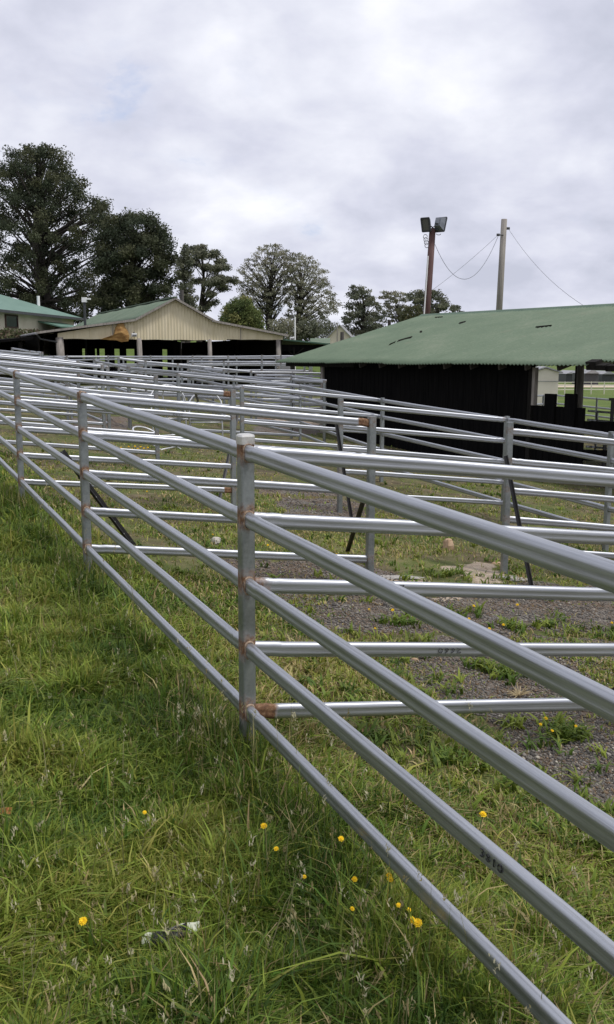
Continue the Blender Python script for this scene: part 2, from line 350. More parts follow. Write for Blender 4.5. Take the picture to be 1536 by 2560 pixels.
go = mesh_np('grass', np.concatenate([V1, V2]), [F1[0], F1[1], F2[0]+len(V1), F2[1]+len(V1)], M['grass'], np.concatenate([C1, C2]))
tag(go, 'rough green grass with dry straw blades growing around and between the steel rails', 'grass', kind='stuff')
# seed stalks: pale heads standing above the turf
def seed_heads(N):
    px = RG.uniform(-300, 1750, N); py = RG.uniform(1350, 2750, N); x, y = px_ground(px, py)
    fu = RG.uniform(-2.2, 7.5, 150); fv = RG.normal(-.06, .09, 150); fu[:40] = RG.normal(-.05, .22, 40); fv[:40] = RG.normal(-.10, .10, 40)
    x = np.concatenate([x, X1[0]+fu*dA[0]+fv*dB[0]]); y = np.concatenate([y, X1[1]+fu*dA[1]+fv*dB[1]]); N = len(x); u, v = uvxy(x, y); g, s = masks(x, y)
    k = (y > 1.2) & (y < 9) & (g < .5) & (RG.random(N) < np.where(v < .25, 1, .35)); x, y, v = x[k], y[k], v[k]; n = len(x)
    h = RG.uniform(.13, .30, n)+.16*np.exp(-(v/.25)**2)*RG.random(n); az = RG.uniform(0, 6.28, n); ln = RG.uniform(.05, .5, n)
    Vs, Fs, Cs, off = [], [], [], 0
    P = np.stack([x, y, terr(x, y)], 1); cols = np.array([(.20, .19, .09)])*RG.uniform(.7, 1.2, (n, 1))
    V, F, C = blades(P, h, np.full(n, .0022)+.0003*np.hypot(x, y), az, ln, cols, 3); Vs.append(V); Fs.append(F); Cs.append(C); off = len(V)
    d = np.stack([np.cos(az), np.sin(az), np.zeros(n)], 1); tip = P+d*(h*ln)[:, None]; tip[:, 2] += h*(1-.38*ln)
    m = 9; T = np.repeat(tip, m, 0); dd = np.repeat(d, m, 0); L = np.repeat(RG.uniform(.018, .055, n), m); tt = RG.random(n*m)
    T = T-dd*(L*tt*.5)[:, None]; T[:, 2] -= L*tt; T += RG.normal(0, .0035, T.shape)
    hc = np.array([(.36, .32, .17), (.46, .43, .28), (.26, .22, .10)])[RG.integers(0, 3, n)]
    V, F, C = blades(T, RG.uniform(.008, .017, n*m), np.full(n*m, .0042), RG.uniform(0, 6.28, n*m), RG.uniform(.2, .9, n*m), np.repeat(hc, m, 0)*RG.uniform(.8, 1.2, (n*m, 1)), 2)
    V1, F1, C1 = Vs[0], Fs[0], Cs[0]
    o = mesh_np('seeding_grass', np.concatenate([V1, V]), [F1[0], F1[1], F[0]+off, F[1]+off], M['grass'], np.concatenate([C1, C]))
    return tag(o, 'pale grass seed heads on thin stalks standing above the turf', 'seed heads', kind='stuff')
seed_heads(750)
# broad leaved weeds
def weeds():
    n0 = 1500; px = RG.uniform(-300, 1800, n0); py = 1100+1600*RG.random(n0)**.9; x, y = px_ground(px, py)
    sp = [(1118, 1440), (1290, 1575), (1390, 1575), (1260, 1690), (1220, 1680), (1170, 1540), (1530, 1590), (1440, 1850), (1400, 1830), (1150, 1180), (1215, 1215), (1240, 1240), (1120, 1205), (990, 1560)]
    q = np.array([gp(*s)[:2] for s in sp for _ in range(11)]); q += RG.normal(0, .075, q.shape)*np.hypot(q[:, :1], q[:, 1:])/6
    q2 = np.stack(px_ground(RG.uniform(620, 1700, 200), RG.uniform(1400, 2000, 200)), 1); q = np.concatenate([q, q2]); x = np.concatenate([x, q[:, 0]]); y = np.concatenate([y, q[:, 1]]); k = (y > 1.2) & (y < 16); x, y = x[k], y[k]; g, s = masks(x, y)
    k = (g < .5) | (np.arange(len(x)) > len(x)-len(q)); x, y = x[k], y[k]; n = len(x); m = 8
    P = np.stack([x, y, terr(x, y)], 1); P = np.repeat(P, m, 0); P[:, :2] += RG.normal(0, .018, (n*m, 2))
    ds = np.repeat(np.hypot(x, y), m)
    c = np.repeat(PAL[RG.integers(1, 4, n)]*RG.uniform(.8, 1.25, (n, 1)), m, 0)
    V, F, C = blades(P, RG.uniform(.04, .10, n*m), RG.uniform(.007, .015, n*m)+.0005*ds, RG.uniform(0, 6.28, n*m), RG.uniform(.5, 1.4, n*m), c, 3)
    return tag(mesh_np('broadleaf_weeds', V, F, M['grass'], C), 'broad leaved green weeds in rosettes among the grass and gravel', 'weeds', kind='stuff')
weeds()
# pebbles on the gravel
def pebbles():
    n0 = 150000; px = RG.uniform(400, 2000, n0); py = RG.uniform(1020, 2200, n0); x, y = px_ground(px, py); g, s = masks(x, y)
    k = (g > .5) & (y < 22); x, y = x[k][:42000], y[k][:42000]; n = len(x); ds = np.hypot(x, y)
    r = (.003+.005*RG.random(n)**2+.0005*ds)*np.where(RG.random(n) < .02, 2.0, 1)
    O = np.array([(1, 0, 0), (-1, 0, 0), (0, 1, 0), (0, -1, 0), (0, 0, 1), (0, 0, -.4)], float)
    V = O[None]*r[:, None, None]*RG.uniform(.6, 1.35, (n, 6, 3)); a = RG.uniform(0, 6.28, n); c, s_ = np.cos(a)[:, None], np.sin(a)[:, None]
    V = np.stack([V[..., 0]*c-V[..., 1]*s_, V[..., 0]*s_+V[..., 1]*c, V[..., 2]*.7], -1)+np.stack([x, y, terr(x, y)+r*.25], 1)[:, None]
    F = np.array([(0, 2, 4), (2, 1, 4), (1, 3, 4), (3, 0, 4), (2, 0, 5), (1, 2, 5), (3, 1, 5), (0, 3, 5)])
    C = np.array([(.135, .123, .108), (.088, .080, .072), (.19, .172, .148), (.15, .105, .065), (.32, .29, .24)])[RG.choice(5, n, p=[.32, .26, .15, .23, .04])]*RG.uniform(.7, 1.3, (n, 1))
    o = mesh_np('gravel', V.reshape(-1, 3), [(np.arange(n)[:, None, None]*6+F[None]).reshape(-1, 3)], M['stone'], np.repeat(C, 6, 0))
    return tag(o, 'grey crushed rock gravel lying in patches inside the yards', 'gravel', kind='stuff')
pebbles()
# ---------------------------------------------------------------- steel yard fences
def oval(hh=.0295, hw=.0175, n=28):
    o = []
    for i in range(n):
        a = 2*math.pi*i/n; c, s = math.cos(a), math.sin(a)
        o.append((hw*math.copysign(abs(c)**.72, c)*(1-.17*math.exp(-(s/.26)**2)), hh*math.copysign(abs(s)**.90, s)))
    return o
RAIL = oval()
def rsq(hs, r, k=3):
    o = []
    for cx, cy, a0 in ((1, 1, 0), (-1, 1, 90), (-1, -1, 180), (1, -1, 270)):
        for i in range(k+1):
            a = math.radians(a0+90*i/k); o.append((cx*(hs-r)+r*math.cos(a), cy*(hs-r)+r*math.sin(a)))
    return o
def post_mesh(top, foot, az, rust_z=(), hs=.027, amp=.5):
    mb = MB(); zs = sorted(set([foot, top]+[q for r in rust_z for q in (r-.10, r-.05, r-.02, r, r+.03, r+.07, r+.12) if foot < q < top]))
    prof = rsq(hs, .009); c, s = math.cos(az), math.sin(az); V = []; A = []
    for zz in zs:
        rr = max([0]+[amp*math.exp(-((zz-q-.012)/.062)**2) for q in rust_z])
        for x, y in prof: V.append((x*c-y*s, x*s+y*c, zz)); A.append(rr)
    n = len(prof); F = [(i*n+j, i*n+(j+1) % n, (i+1)*n+(j+1) % n, (i+1)*n+j) for i in range(len(zs)-1) for j in range(n)]
    F += [tuple(range(n))[::-1], tuple((len(zs)-1)*n+j for j in range(n))]
    return V, F, A
def fence(label, pts, group=None, rust0=(), rust1=(), nr=5, up=.05, sp=SP, skip0=False, skip1=False, extra=None, weld=(), cap=(), sag=0, skip=(), amp=.45, ptop=None):
    """pts: top rail centres at the posts, in order"""
    pts = [np.array(p, float) for p in pts]; d0 = pts[-1]-pts[0]; mid = pts[0]
    root = empty('yard_fence', (mid[0], mid[1], float(terr(mid[0], mid[1]))), label, 'fence', group)
    az = math.atan2(d0[1], d0[0]); b = world_loc(root)
    for i, p in enumerate(pts):
        if (i == 0 and skip0) or (i == len(pts)-1 and skip1) or i in skip: continue
        g = float(terr(p[0], p[1])); u = up if ptop is None else ptop.get(i, up)
        V, F, A = post_mesh(p[2]+u, g-.25, az, [p[2]-k*sp for k in range(nr)], amp=amp)
        mb = MB(); mb.add([(x+p[0], y+p[1], z_) for x, y, z_ in V], F, A); po = sub(mb, 'post', M['galv_post'], root, attr='rust', smooth=False)
        if i in cap:
            mb = MB(); c, s = math.cos(az), math.sin(az); V = []; prof = rsq(.029, .010); zt = p[2]+u
            for k, (q, zz) in enumerate(((1.0, zt-.022), (1.0, zt+.006), (.93, zt+.013), (.60, zt+.016))):
                V += [(p[0]+(x*c-y*s)*q, p[1]+(x*s+y*c)*q, zz) for x, y in prof]
            n = len(prof); F = [(a*n+j, a*n+(j+1) % n, (a+1)*n+(j+1) % n, (a+1)*n+j) for a in range(3) for j in range(n)]+[tuple(3*n+j for j in range(n))]
            mb.add(V, F, [.55]*n+[.25]*n+[0.05]*n*2); sub(mb, 'post_cap', M['galv_cap'], po, attr='rust', smooth=False)
        if i in weld:
            for k in range(nr):
                mb = MB()
                dd = (pts[i-1]-p); dd /= np.linalg.norm(dd)
                for sgn in (1, -1):
                    q = p+dd*sgn*.027-np.array([0, 0, k*sp]); ring = [(q+0, 0)]
                    sd = np.cross(dd, (0, 0, 1.)); sd /= np.linalg.norm(sd); loop = [q+sd*x*1.12+np.array([0, 0, y*1.10]) for x, y in RAIL]
                    m = len(loop); V = []; Fz = []
                    for a, lp in enumerate(loop):
                        ou = (lp-q)/np.linalg.norm(lp-q); rr = .0042*(.7+.6*rnd.random())
                        for j in range(5):
                            t = 2*math.pi*j/5; V.append(lp+ou*rr*math.cos(t)+dd*rr*math.sin(t))
                    Fz = [(a*5+j, a*5+(j+1) % 5, ((a+1) % m)*5+(j+1) % 5, ((a+1) % m)*5+j) for a in range(m) for j in range(5)]
                    mb.add(V, Fz)
                sub(mb, 'weld_bead', M['weld'], po, smooth=True)
    for i in range(len(pts)-1):
        for k in range(nr):
            p = pts[i]-np.array([0, 0, k*sp]); q = pts[i+1]-np.array([0, 0, k*sp]); L = np.linalg.norm(q-p); d = (q-p)/L; mb = MB()
            t = [0, .03, .075, .10, .12, .135, L*.35, L*.65, L-.135, L-.12, L-.10, L-.075, L-.03, L]; a = [0]*14
            if i == 0 and k in rust0: a[0:5] = [1, 1, .95, .75, .15] if k == 4 else [.85, .7, .45, .2, 0]
            elif i == 0: a[0:3] = [.35, .3, .1]
            if i == len(pts)-2 and k in rust1: a[9:14] = [.15, .75, .95, 1, 1]
            else: a[11:14] = [.1, .3, .3]
            wob = [rnd.uniform(-1, 1)*.0025*(0 < j < 13) for j in range(14)]
            mb.sweep([p+d*x+np.array([0, 0, wv]) for x, wv in zip(t, wob)], RAIL, a=a)
            ro_ = sub(mb, 'rail', M['galv_rail'], root, smooth=True, attr='rust'); off_ = rnd.uniform(0, 50); nn_ = len(RAIL)
            st = ro_.data.attributes.new('st', 'FLOAT_VECTOR', 'POINT'); st.data.foreach_set('vector', [c_ for x in t for j in range(nn_) for c_ in (x*1.3+off_, 2.2*math.cos(2*math.pi*j/nn_), 2.2*math.sin(2*math.pi*j/nn_))])
    return root
def px3(px, py): return UV(*uv_px(px, py))
PA = [UV(u, 0) for u in (-3.81, 0, 2.888, 5.787, 9.25, 12.9)]
fA = fence('near galvanised five-rail fence from bottom right up through the capped rust-streaked corner post', PA, weld=(1, 2, 3), cap=(1,), skip0=False, amp=.74, ptop={1: .052, 2: .03, 3: .03})
fB1 = fence('rail panel marked 2660 running right from the capped corner post', [UV(-.01, .0), UV(-.02, 2.3)], rust0=(2, 4), skip0=True)
fB2 = fence('five-rail cross panel from the rusty second post to the post with rust-banded top rail', [UV(2.888, 0), px3(930, 1058)], rust1=(0,), skip0=True)
fB3 = fence('cross panel starting at the third post of the long fence', [UV(5.787, 0), px3(582, 986)], rust1=(0, 4), skip0=True)
fB4 = fence('cross panel just beyond the third-post panel, its end post left of the bent tubes', [UV(9.27, 0), px3(390, 947)], skip0=True)
fB5 = fence('cross panel second behind the third-post panel, ending left of the sloping race rail', [UV(12.9, 0), px3(256, 918)], skip0=True)
G_ = 'rails stacked towards the open barn'
fB6 = fence('cross panel at the far left ending just under the leftmost barn post', [UV(17.1, 0), px3(165, 902)])
fB7 = fence('farthest left cross panel whose end post stands before the dark lean-to', [UV(20.0, 0), px3(100, 887)])
fE1 = fence('panel from the tall square post right towards the black shed, nearest the shed', [px3(1274, 1079), UV(3.25, 5.5)], up=.08, skip1=True)
fE2 = fence('panel second nearest the shed, from a plain post to the doubled post', [px3(852, 1010), px3(1264, 1050)], up=.06, skip1=True)
fE3 = fence('panel third from the shed starting beside the rust-tipped end post', [px3(605, 967), px3(955, 1001)], up=.0, skip1=True)
fE4 = fence('panel right of the bent tubes, reaching the rail line by the shed corner', [px3(446, 937), px3(750, 966)], up=.02, skip1=True)
fE5 = fence('panel passing above the bent tubes to the mid rail line', [px3(322, 920), px3(584, 943)], up=.03, skip1=True)
fC = fence('long rail line descending right along the foot of the black shed wall', [px3(475, 924), px3(585, 942), px3(751, 965), px3(957, 1002), px3(1268, 1050), UV(4.64, 5.62), UV(2.6, 5.5)], up=.045, amp=.3)
fS = fence('short sloping race panel in front of the barn, left of centre', [px3(240, 903), px3(320, 919)], up=.03)
fE7 = fence('long sloping fence crossing in front of the barn from left to the small end post', [at(297, 896, 24), at(364, 905, 24.3), at(445, 912, 24.8), at(532, 920, 25.3), at(628, 930, 25.8)], up=.04)
fF1 = fence('level far fence along the barn front, highest of the rails', [at(107, 892, 30), at(168, 892, 30.2), at(271, 892, 30.8), at(377, 892, 31), at(482, 892, 31.2), at(571, 892, 31.5), at(655, 891, 31.7), at(703, 891, 31.8), at(775, 891, 32)], up=.05, nr=5)
fF2 = fence('level far fence just behind the highest rails, inside the barn mouth', [at(150, 901, 35), at(235, 899, 35), at(309, 898, 35), at(432, 897, 35), at(505, 897, 35), at(592, 896, 35), at(690, 896, 35), at(780, 896, 35)], up=.05, nr=5)
fF3 = fence('far fence reaching from the small end post to the shed corner', [at(628, 931, 25.9), at(732, 932, 26.5), at(806, 934, 27)], up=.0, skip0=True)
fE8 = fence('thin rail line from the mid post right behind the shed corner', [px3(585, 942), at(729, 949, 21), at(812, 955, 20.6)], up=.03, skip0=True)
fD = fence('short panel sloping down right beside the shed corner post', [at(730, 941, 23), at(816, 952, 21.8)], up=.02, skip1=True)
fG1 = fence('small fence standing highest at far left before the dark lean-to', [at(31, 871, 29), at(75, 879, 28), at(106, 882, 28)], up=.03)
fX1 = fence('far left panel between the cross panels, under the leftmost barn post line', [UV(14.9, .1), UV(15.3, 2.45)], skip0=True)
fX2 = fence('low lying race panel running away at far left between two cross panels', [UV(13.6, 2.62), UV(17.2, 2.66), UV(20.6, 2.95)], up=.02)
fX3 = fence('far level panel right of centre in front of the second barn bay', [at(470, 904, 28), at(560, 905, 28), at(655, 905, 28.2), at(762, 906, 28.4)], up=.04)
fX4 = fence('far short panel left of centre behind the sloping race panel', [at(345, 909, 26), at(455, 917, 25.4), at(560, 927, 25)], up=.03)
fX5 = fence('thin far panel left of the shed corner, just above the short sloping one', [at(640, 938, 24.5), at(735, 939, 24.5), at(818, 941, 24.4)], up=.02, skip1=True)
fR1 = fence('galvanised fence by the cream hut seen through the open shed bay', [at(1322, 990, 30), at(1359, 989, 31), at(1387, 988, 32), at(1493, 997, 30), at(1600, 1006, 28)], up=.03, sp=.28)
fR2 = fence('lower galvanised fence between the shed end and the green pasture', [at(1470, 1027, 25), at(1494, 1029, 25), at(1600, 1037, 24)], up=.03, skip0=True, sp=.24)
# hand written marks on the rails
DG = {'0': [[(.5, 0), (.1, .2), (.05, .6), (.35, 1), (.75, .9), (.95, .5), (.8, .1), (.5, 0)]],
      '1': [[(.5, 0), (.5, 1)]], '2': [[(.05, .75), (.3, 1), (.75, .95), (.85, .65), (.1, .05), (.95, 0)]],
      '3': [[(.1, .95), (.6, 1), (.8, .8), (.45, .55), (.85, .3), (.6, .02), (.1, .05)]],
      '4': [[(.6, 0), (.6, 1), (.05, .35), (.9, .35)]],
      '6': [[(.75, 1), (.25, .6), (.1, .25), (.4, 0), (.8, .15), (.75, .42), (.2, .4)]],
      '7': [[(.05, .95), (.9, 1), (.4, 0)]],
      '8': [[(.5, .52), (.15, .75), (.45, 1), (.8, .8), (.5, .52), (.1, .25), (.45, 0), (.9, .22), (.5, .52)]]}
def mark(text, fnc, p, d, hgt, flip=False, side=1, wl=1.0):
    d = d/np.linalg.norm(d); n = np.cross(d, (0, 0, 1.)); n = n/np.linalg.norm(n)*side; upv = np.cross(n, d)*side; upv = upv/np.linalg.norm(upv)
    if upv[2] < 0: upv = -upv
    rd = d if np.dot(np.cross(upv, n), d) > 0 else -d
    if flip: rd, upv = -rd, -upv
    mb = MB(); x0 = -len(text)*.62*hgt*wl
    for ci, ch in enumerate(text):
        for st in DG[ch]:
            w_ = [p+n*.0178+rd*((x0+ci*1.2*hgt*wl)+qx*.85*hgt*wl)+upv*((qy-.5)*hgt) for qx, qy in st]
            mb.tube(w_, hgt*.09, 5)
    return sub(mb, 'written_mark', M['ink'], fnc)
def onA(k, px):                 # point on rail k of the near fence at image column px
    r = ray(px, 1500); lo, hi = -3.6, 20
    for _ in range(50):
        m_ = (lo+hi)/2; q = UV(m_, 0, -k*SP); X = 768+F_*q[0]/(q[1]*math.cos(PIT)-q[2]*math.sin(PIT))
        lo, hi = (m_, hi) if X > px else (lo, m_)
    return UV(lo, 0, -k*SP)
def onB1(k, px):
    lo, hi = 0, 2.2
    for _ in range(50):
        m_ = (lo+hi)/2; q = UV(-.015, m_, -k*SP); X = 768+F_*q[0]/(q[1]*math.cos(PIT)-q[2]*math.sin(PIT))
        lo, hi = (m_, hi) if X < px else (lo, m_)
    return UV(-.015, lo, -k*SP)
nA = np.cross(dA, (0, 0, 1.)); sA = -1 if np.dot(nA, -X1) < 0 else 1
mark('3810', fA, onA(3, 1249)+np.array([0, 0, .004]), dA, .019, side=-1 if np.dot(np.cross(dA, (0, 0, 1.)), onA(3, 1249)) > 0 else 1)
sB = -1 if np.dot(np.cross(dB, (0, 0, 1.)), onB1(3, 1118)) > 0 else 1
mark('2660', fB1, onB1(3, 1118), dB, .019, flip=True, side=sB, wl=1.25)
mark('7', fB1, onB1(2, 1003)+np.array([0, 0, .006]), dB, .030, side=sB)
q = px3(495, 977); mark('2460', fB3, UV(5.95, 1.55, -.25), dB, .022, side=-1)
# steel pickets used as props
def picket(label, top, foot, dots=False, w=.022, group='black steel picket props'):
    top = np.array(top, float); foot = np.array(foot, float); d = foot-top; L = np.linalg.norm(d); d /= L
    foot = foot+d*.12; Y = []
    for k in range(3):
        a = math.radians(90+120*k); b = math.radians(150+120*k)
        Y += [(w*math.cos(a)-.003*math.sin(a), w*math.sin(a)+.003*math.cos(a))][::1]
        Y = Y[:-1]+[(w*math.cos(a)+.003*math.sin(a), w*math.sin(a)-.003*math.cos(a)), (w*math.cos(a)-.003*math.sin(a), w*math.sin(a)+.003*math.cos(a)), (.005*math.cos(b), .005*math.sin(b))]
    root = empty('star_picket', foot, label, 'picket', group)
    mb = MB(); mb.sweep([top, foot], Y); sub(mb, 'shaft', M['black_steel'], root)
    if dots:
        mb = MB(); k = .06; v = -foot/np.linalg.norm(foot)
        c = 0
        while k < L-.1:
            q = top+d*k; n = -q/np.linalg.norm(q); n = n-d*np.dot(n, d); n /= np.linalg.norm(n); mb.box(q+n*.0185, (.006, .006, .008), (d, np.cross(n, d), n)); k += .13
        sub(mb, 'bolt_hole', M['pale_dot'], root)
    return root
q = onA(2, 138); picket('long black punched steel picket leaning behind the second fence post', q+dB*.05+np.array([0, 0, .02]), gp(332, 1362), True, .026)
T2 = px3(930, 1058); picket('black picket leaning left from the post with the rust-banded rail', T2+np.array([.02, -.02, -.30]), gp(868, 1380), False)
q = px3(852, 1010); picket('black picket leaning right below the plain race post', q+np.array([-.06, -.05, -.12]), gp(880, 1296), False)
q = px3(1274, 1079); picket('dark picket slanting right at the tall square post near the shed', q+np.array([-.03, -.05, -.2]), gp(1330, 1465), False)
q = px3(600, 976); picket('dark picket dropping left behind the capped corner post', q+np.array([-.02, -.04, -.25]), gp(548, 1252), False)
q = px3(484, 960); picket('short far picket beneath the bent tube frames', at(488, 978, 12.6), gp(502, 1022), False)
q = UV(-.02, 2.3); picket('black picket foot at the right edge of the gravel', q+np.array([.0, -.03, -.5]), gp(1530, 1735), False)
# concrete footings at posts
def lump(label, p, r, hgt, mat, name, cat, group=None, seed=0, n=14, rough=.35):
    R = random.Random(seed); mb = MB(); V = []; F = []; rings = 5
    ph = [R.uniform(0, 6.28) for _ in range(6)]
    for i in range(rings):
        t = i/(rings-1); rr = math.cos(t*math.pi/2*.94)**.7; zz = math.sin(t*math.pi/2)*hgt-.3*hgt
        for j in range(n):
            a = 2*math.pi*j/n; k = 1+rough*(.5*math.sin(2*a+ph[0])+.35*math.sin(3*a+ph[1]+t*2)+.35*math.sin(5*a+ph[2]))+R.uniform(-.1, .1)*rough*2
            V.append((p[0]+r[0]*rr*k*math.cos(a), p[1]+r[1]*rr*k*math.sin(a), p[2]+zz*(1+R.uniform(-.2, .2)*rough)))
    for i in range(rings-1):
        for j in range(n): F.append((i*n+j, i*n+(j+1) % n, (i+1)*n+(j+1) % n, (i+1)*n+j))
    F.append(tuple((rings-1)*n+j for j in range(n))); mb.add(V, F)
    return thing(mb, name, mat, p, label, cat, group)
p = UV(0, 0, -HR); p[2] = float(terr(p[0], p[1])); lump('crumbled pale concrete footing round the capped corner post', p+np.array([-.10, -.05, 0]), (.17, .11), .045, M['concrete'], 'concrete_footing', 'footing', seed=2)
q = gp(1268, 1446); lump('whitish concrete footing under the tall square post by the shed', q, (.15, .10), .02, M['concrete'], 'concrete_footing', 'footing', seed=3)
q = gp(985, 1443); lump('whitish concrete smear at the foot of the rust-banded end post', q, (.18, .08), .010, M['concrete'], 'concrete_footing', 'footing', seed=4)
lump('orange sandstone block on the gravel between the two race posts', gp(1122, 1372)+np.array([0, 0, .03]), (.062, .055), .10, M['sand_rock'], 'rock', 'rock', seed=5, n=7, rough=.25)
lump('pale flat stone beside the left of the capped post, in the panel behind', gp(540, 1358)+np.array([0, 0, .02]), (.055, .04), .05, M['pale_rock'], 'rock', 'rock', seed=6, n=8, rough=.3)
lump('small pale stone on the gravel above the sandy patch', gp(1281, 1800), (.018, .014), .018, M['pale_rock'], 'rock', 'rock', seed=8, n=7)
lump('small cream stone on the gravel under the 2660 rail', gp(1037, 1650), (.02, .016), .018, M['sand_rock'], 'rock', 'rock', seed=9, n=7)
lump('flat tan stone left of the tall square post', gp(1243, 1410), (.07, .03), .03, M['sand_rock'], 'rock', 'rock', seed=10, n=7)
lump('reddish rubble stone by the far post left of the shed wall', gp(670, 1047), (.14, .1), .14, M['sand_rock'], 'rock', 'rock', seed=12, n=7)
# dry tussock
p = gp(1297, 1742); mb = MB()
for i in range(34):
    a = rnd.uniform(0, 6.28); L = rnd.uniform(.03, .085); e = rnd.uniform(.1, 1.0)
    q = p+np.array([math.cos(a)*L*math.cos(e), math.sin(a)*L*math.cos(e), L*math.sin(e)]); mb.tube([p+np.array([0, 0, .004]), (p+q)/2+np.array([0, 0, .006]), q], .0028, 4, sc=(1, .8, .2))
thing(mb, 'dry_tussock', M['straw'], p, 'dead straw coloured tussock on the gravel behind the lowest cross rail', 'dry plant')
# litter and leaf
p = gp(425, 2350, .050); mb = MB()
def crumple(mb, c, ex, ey, nx, ny, amp, m, seed):
    R = random.Random(seed); V = [c+ex*(i/(nx-1)-.5)+ey*(j/(ny-1)-.5)+np.array([R.uniform(-1, 1), R.uniform(-1, 1), R.uniform(-1, 1)])*amp for i in range(nx) for j in range(ny)]
    T = [v-np.array([0, 0, .0012]) for v in V]; k = nx*ny
    Fz = [(i*ny+j, i*ny+j+1, (i+1)*ny+j+1, (i+1)*ny+j) for i in range(nx-1) for j in range(ny-1)]
    mb.add(V+T, Fz+[tuple(q+k for q in f[::-1]) for f in Fz], m=m)
lit = empty('litter_wrapper', p, 'torn white and black wrapper lying in the foreground grass', 'litter')
crumple(mb, p+np.array([-.045, .0, .004]), np.array([.055, .01, 0]), np.array([0, .034, .016]), 5, 4, .0018, 0, 1); sub(mb, 'white_flap', M['wrap_white'], lit)
mb = MB(); crumple(mb, p+np.array([.045, .03, .016]), np.array([.055, .012, 0]), np.array([0, .02, .014]), 5, 3, .0018, 0, 2); sub(mb, 'white_flap', M['wrap_white'], lit)
mb = MB(); crumple(mb, p+np.array([.0, .004, .014]), np.array([.085, .035, .01]), np.array([-.006, .024, .018]), 7, 4, .0025, 0, 3); sub(mb, 'black_flap', M['wrap_black'], lit)
p = gp(10, 2028, .05); mb = MB(); crumple(mb, p, np.array([.05, .008, .0]), np.array([-.004, .028, .01]), 5, 4, .003, 0, 5); thing(mb, 'dead_leaf', M['leaf_orange'], p, 'orange brown dead leaf in the grass at the left edge', 'leaf')
# dandelions
def flower_proto():
    root = empty('dandelion', (0, 0, 0)); mb = MB(); R = random.Random(3)
    for ring, (n, L, el) in enumerate(((15, .0145, .15), (13, .0125, .5), (10, .009, .95))):
        for i in range(n):
            a = 2*math.pi*i/n+ring*.3; c, s = math.cos(a), math.sin(a); d = np.array([c*math.cos(el), s*math.cos(el), math.sin(el)]); t = np.array([-s, c, 0])*.0024; l = L*R.uniform(.85, 1.1)
            o = np.array([0, 0, .001*ring]); V = [o-t*.5, o+t*.5, o+d*l*.7+t, o+d*l-np.array([0, 0, .0012]), o+d*l*.7-t]; U = [v-np.array([0, 0, .0006]) for v in V]
            mb.add(V+U, [(0, 1, 2, 3, 4), (9, 8, 7, 6, 5)])
    sub(mb, 'flower_head', M['flower'], root); mb = MB(); mb.tube([(0, 0, 0), (.006, .003, -.06), (.0, .0, -.16)], .0016, 5); sub(mb, 'stem', M['stem'], root)
    return root
FL = [(208, 2303, 1.15, 'lone large dandelion in the left foreground grass'), (655, 1822, 1, 'dandelion right at the foot of the capped corner post'), (660, 2065, 1.1, 'dandelion in shaded grass below the capped post'),
      (691, 2122, .8, 'small dandelion just below right of the one under the capped post'), (362, 2031, .7, 'small lone dandelion in grass left of the capped post'), (761, 2192, .7, 'tiny dandelion left of the pair beside the bottom rail'),
      (1208, 2036, 1.3, 'big double-looking dandelion between the two lowest near rails'), (853, 2097, 1.0, 'dandelion close under the bottom rail, upper one'), (887, 2198, .9, 'dandelion left neighbour of the stacked pair under the bottom rail'),
      (973, 2189, .95, 'upper dandelion of the stacked pair under the bottom rail'), (976, 2199, 1.0, 'lower dandelion of the stacked pair under the bottom rail'), (997, 2263, .75, 'small dandelion above the bright double bloom'),
      (1023, 2274, .65, 'smallest dandelion right above the bright double bloom'), (1031, 2301, 1.1, 'left bloom of the bright double dandelion'), (1045, 2307, 1.25, 'right bloom of the bright double dandelion'),
      (881, 2272, .7, 'dim dandelion in dark grass left of the bright double bloom'), (1365, 1796, .9, 'upper dandelion of the four on the gravel at right'), (1352, 1811, .75, 'left dandelion of the four on the gravel at right'),
      (1440, 1815, .7, 'right dandelion of the four on the gravel at right'), (1381, 1827, .7, 'lowest dandelion of the four on the gravel at right'), (1185, 1515, .9, 'dandelion above the weeds, left of two just under the third cross rail'),
      (1294, 1512, .9, 'dandelion on bare gravel, right of two just under the third cross rail'), (1173, 1547, .8, 'dandelion at the left end of the weed clump'), (1259, 1562, .85, 'dandelion at the centre of the weed clump'), (1224, 1572, .95, 'lowest dandelion of the weed clump'),
      (982, 1525, .95, 'bright dandelion beside the second near rail, over the gravel'), (1530, 1557, .8, 'dandelion at the right edge beside the weed tuft'), (938, 1571, .65, 'dandelion low in the grass above the fourth cross rail'),
      (923, 1523, .6, 'little dandelion left of the bright gravel one'), (670, 1363, .8, 'dandelion on the lowest far rail just right of the capped post'), (842, 1385, .7, 'pale dandelion before the black leaning picket'),
      (880, 1404, .75, 'upper dandelion left of the rust-banded post foot'), (894, 1415, .75, 'lower dandelion left of the rust-banded post foot'), (532, 1336, .6, 'small dandelion over the pale flat stone'),
      (368, 1229, .8, 'dandelion under the lowest rail of the second-post panel'), (201, 1255, .7, 'dandelion tucked left of the second fence post'), (1244, 1249, .8, 'dandelion in the green weeds beside the shed')]
proto = flower_proto(); first = True
def place_flower(px, py, sc, label, grp, h):
    global first
    p = gp(px, py, h); r = proto
    if not first:
        r = proto.copy(); COL.objects.link(r)
        for ch in proto.children: c = ch.copy(); COL.objects.link(c); c.parent = r
    first = False; d = float(np.hypot(p[0], p[1])); r.location = tuple(p); k = sc*(.72+.06*max(0, d-3)); r.scale = (k, k, k); a = rnd.uniform(-.35, .1); r.rotation_euler = (abs(a)+.25, rnd.uniform(-.2, .2), rnd.uniform(-.4, .4))
    tag(r, label, 'flower', grp)
for px, py, sc, lb in FL: place_flower(px, py, sc, lb, 'yellow dandelions', .175 if py > 1800 and px < 1250 else .10)
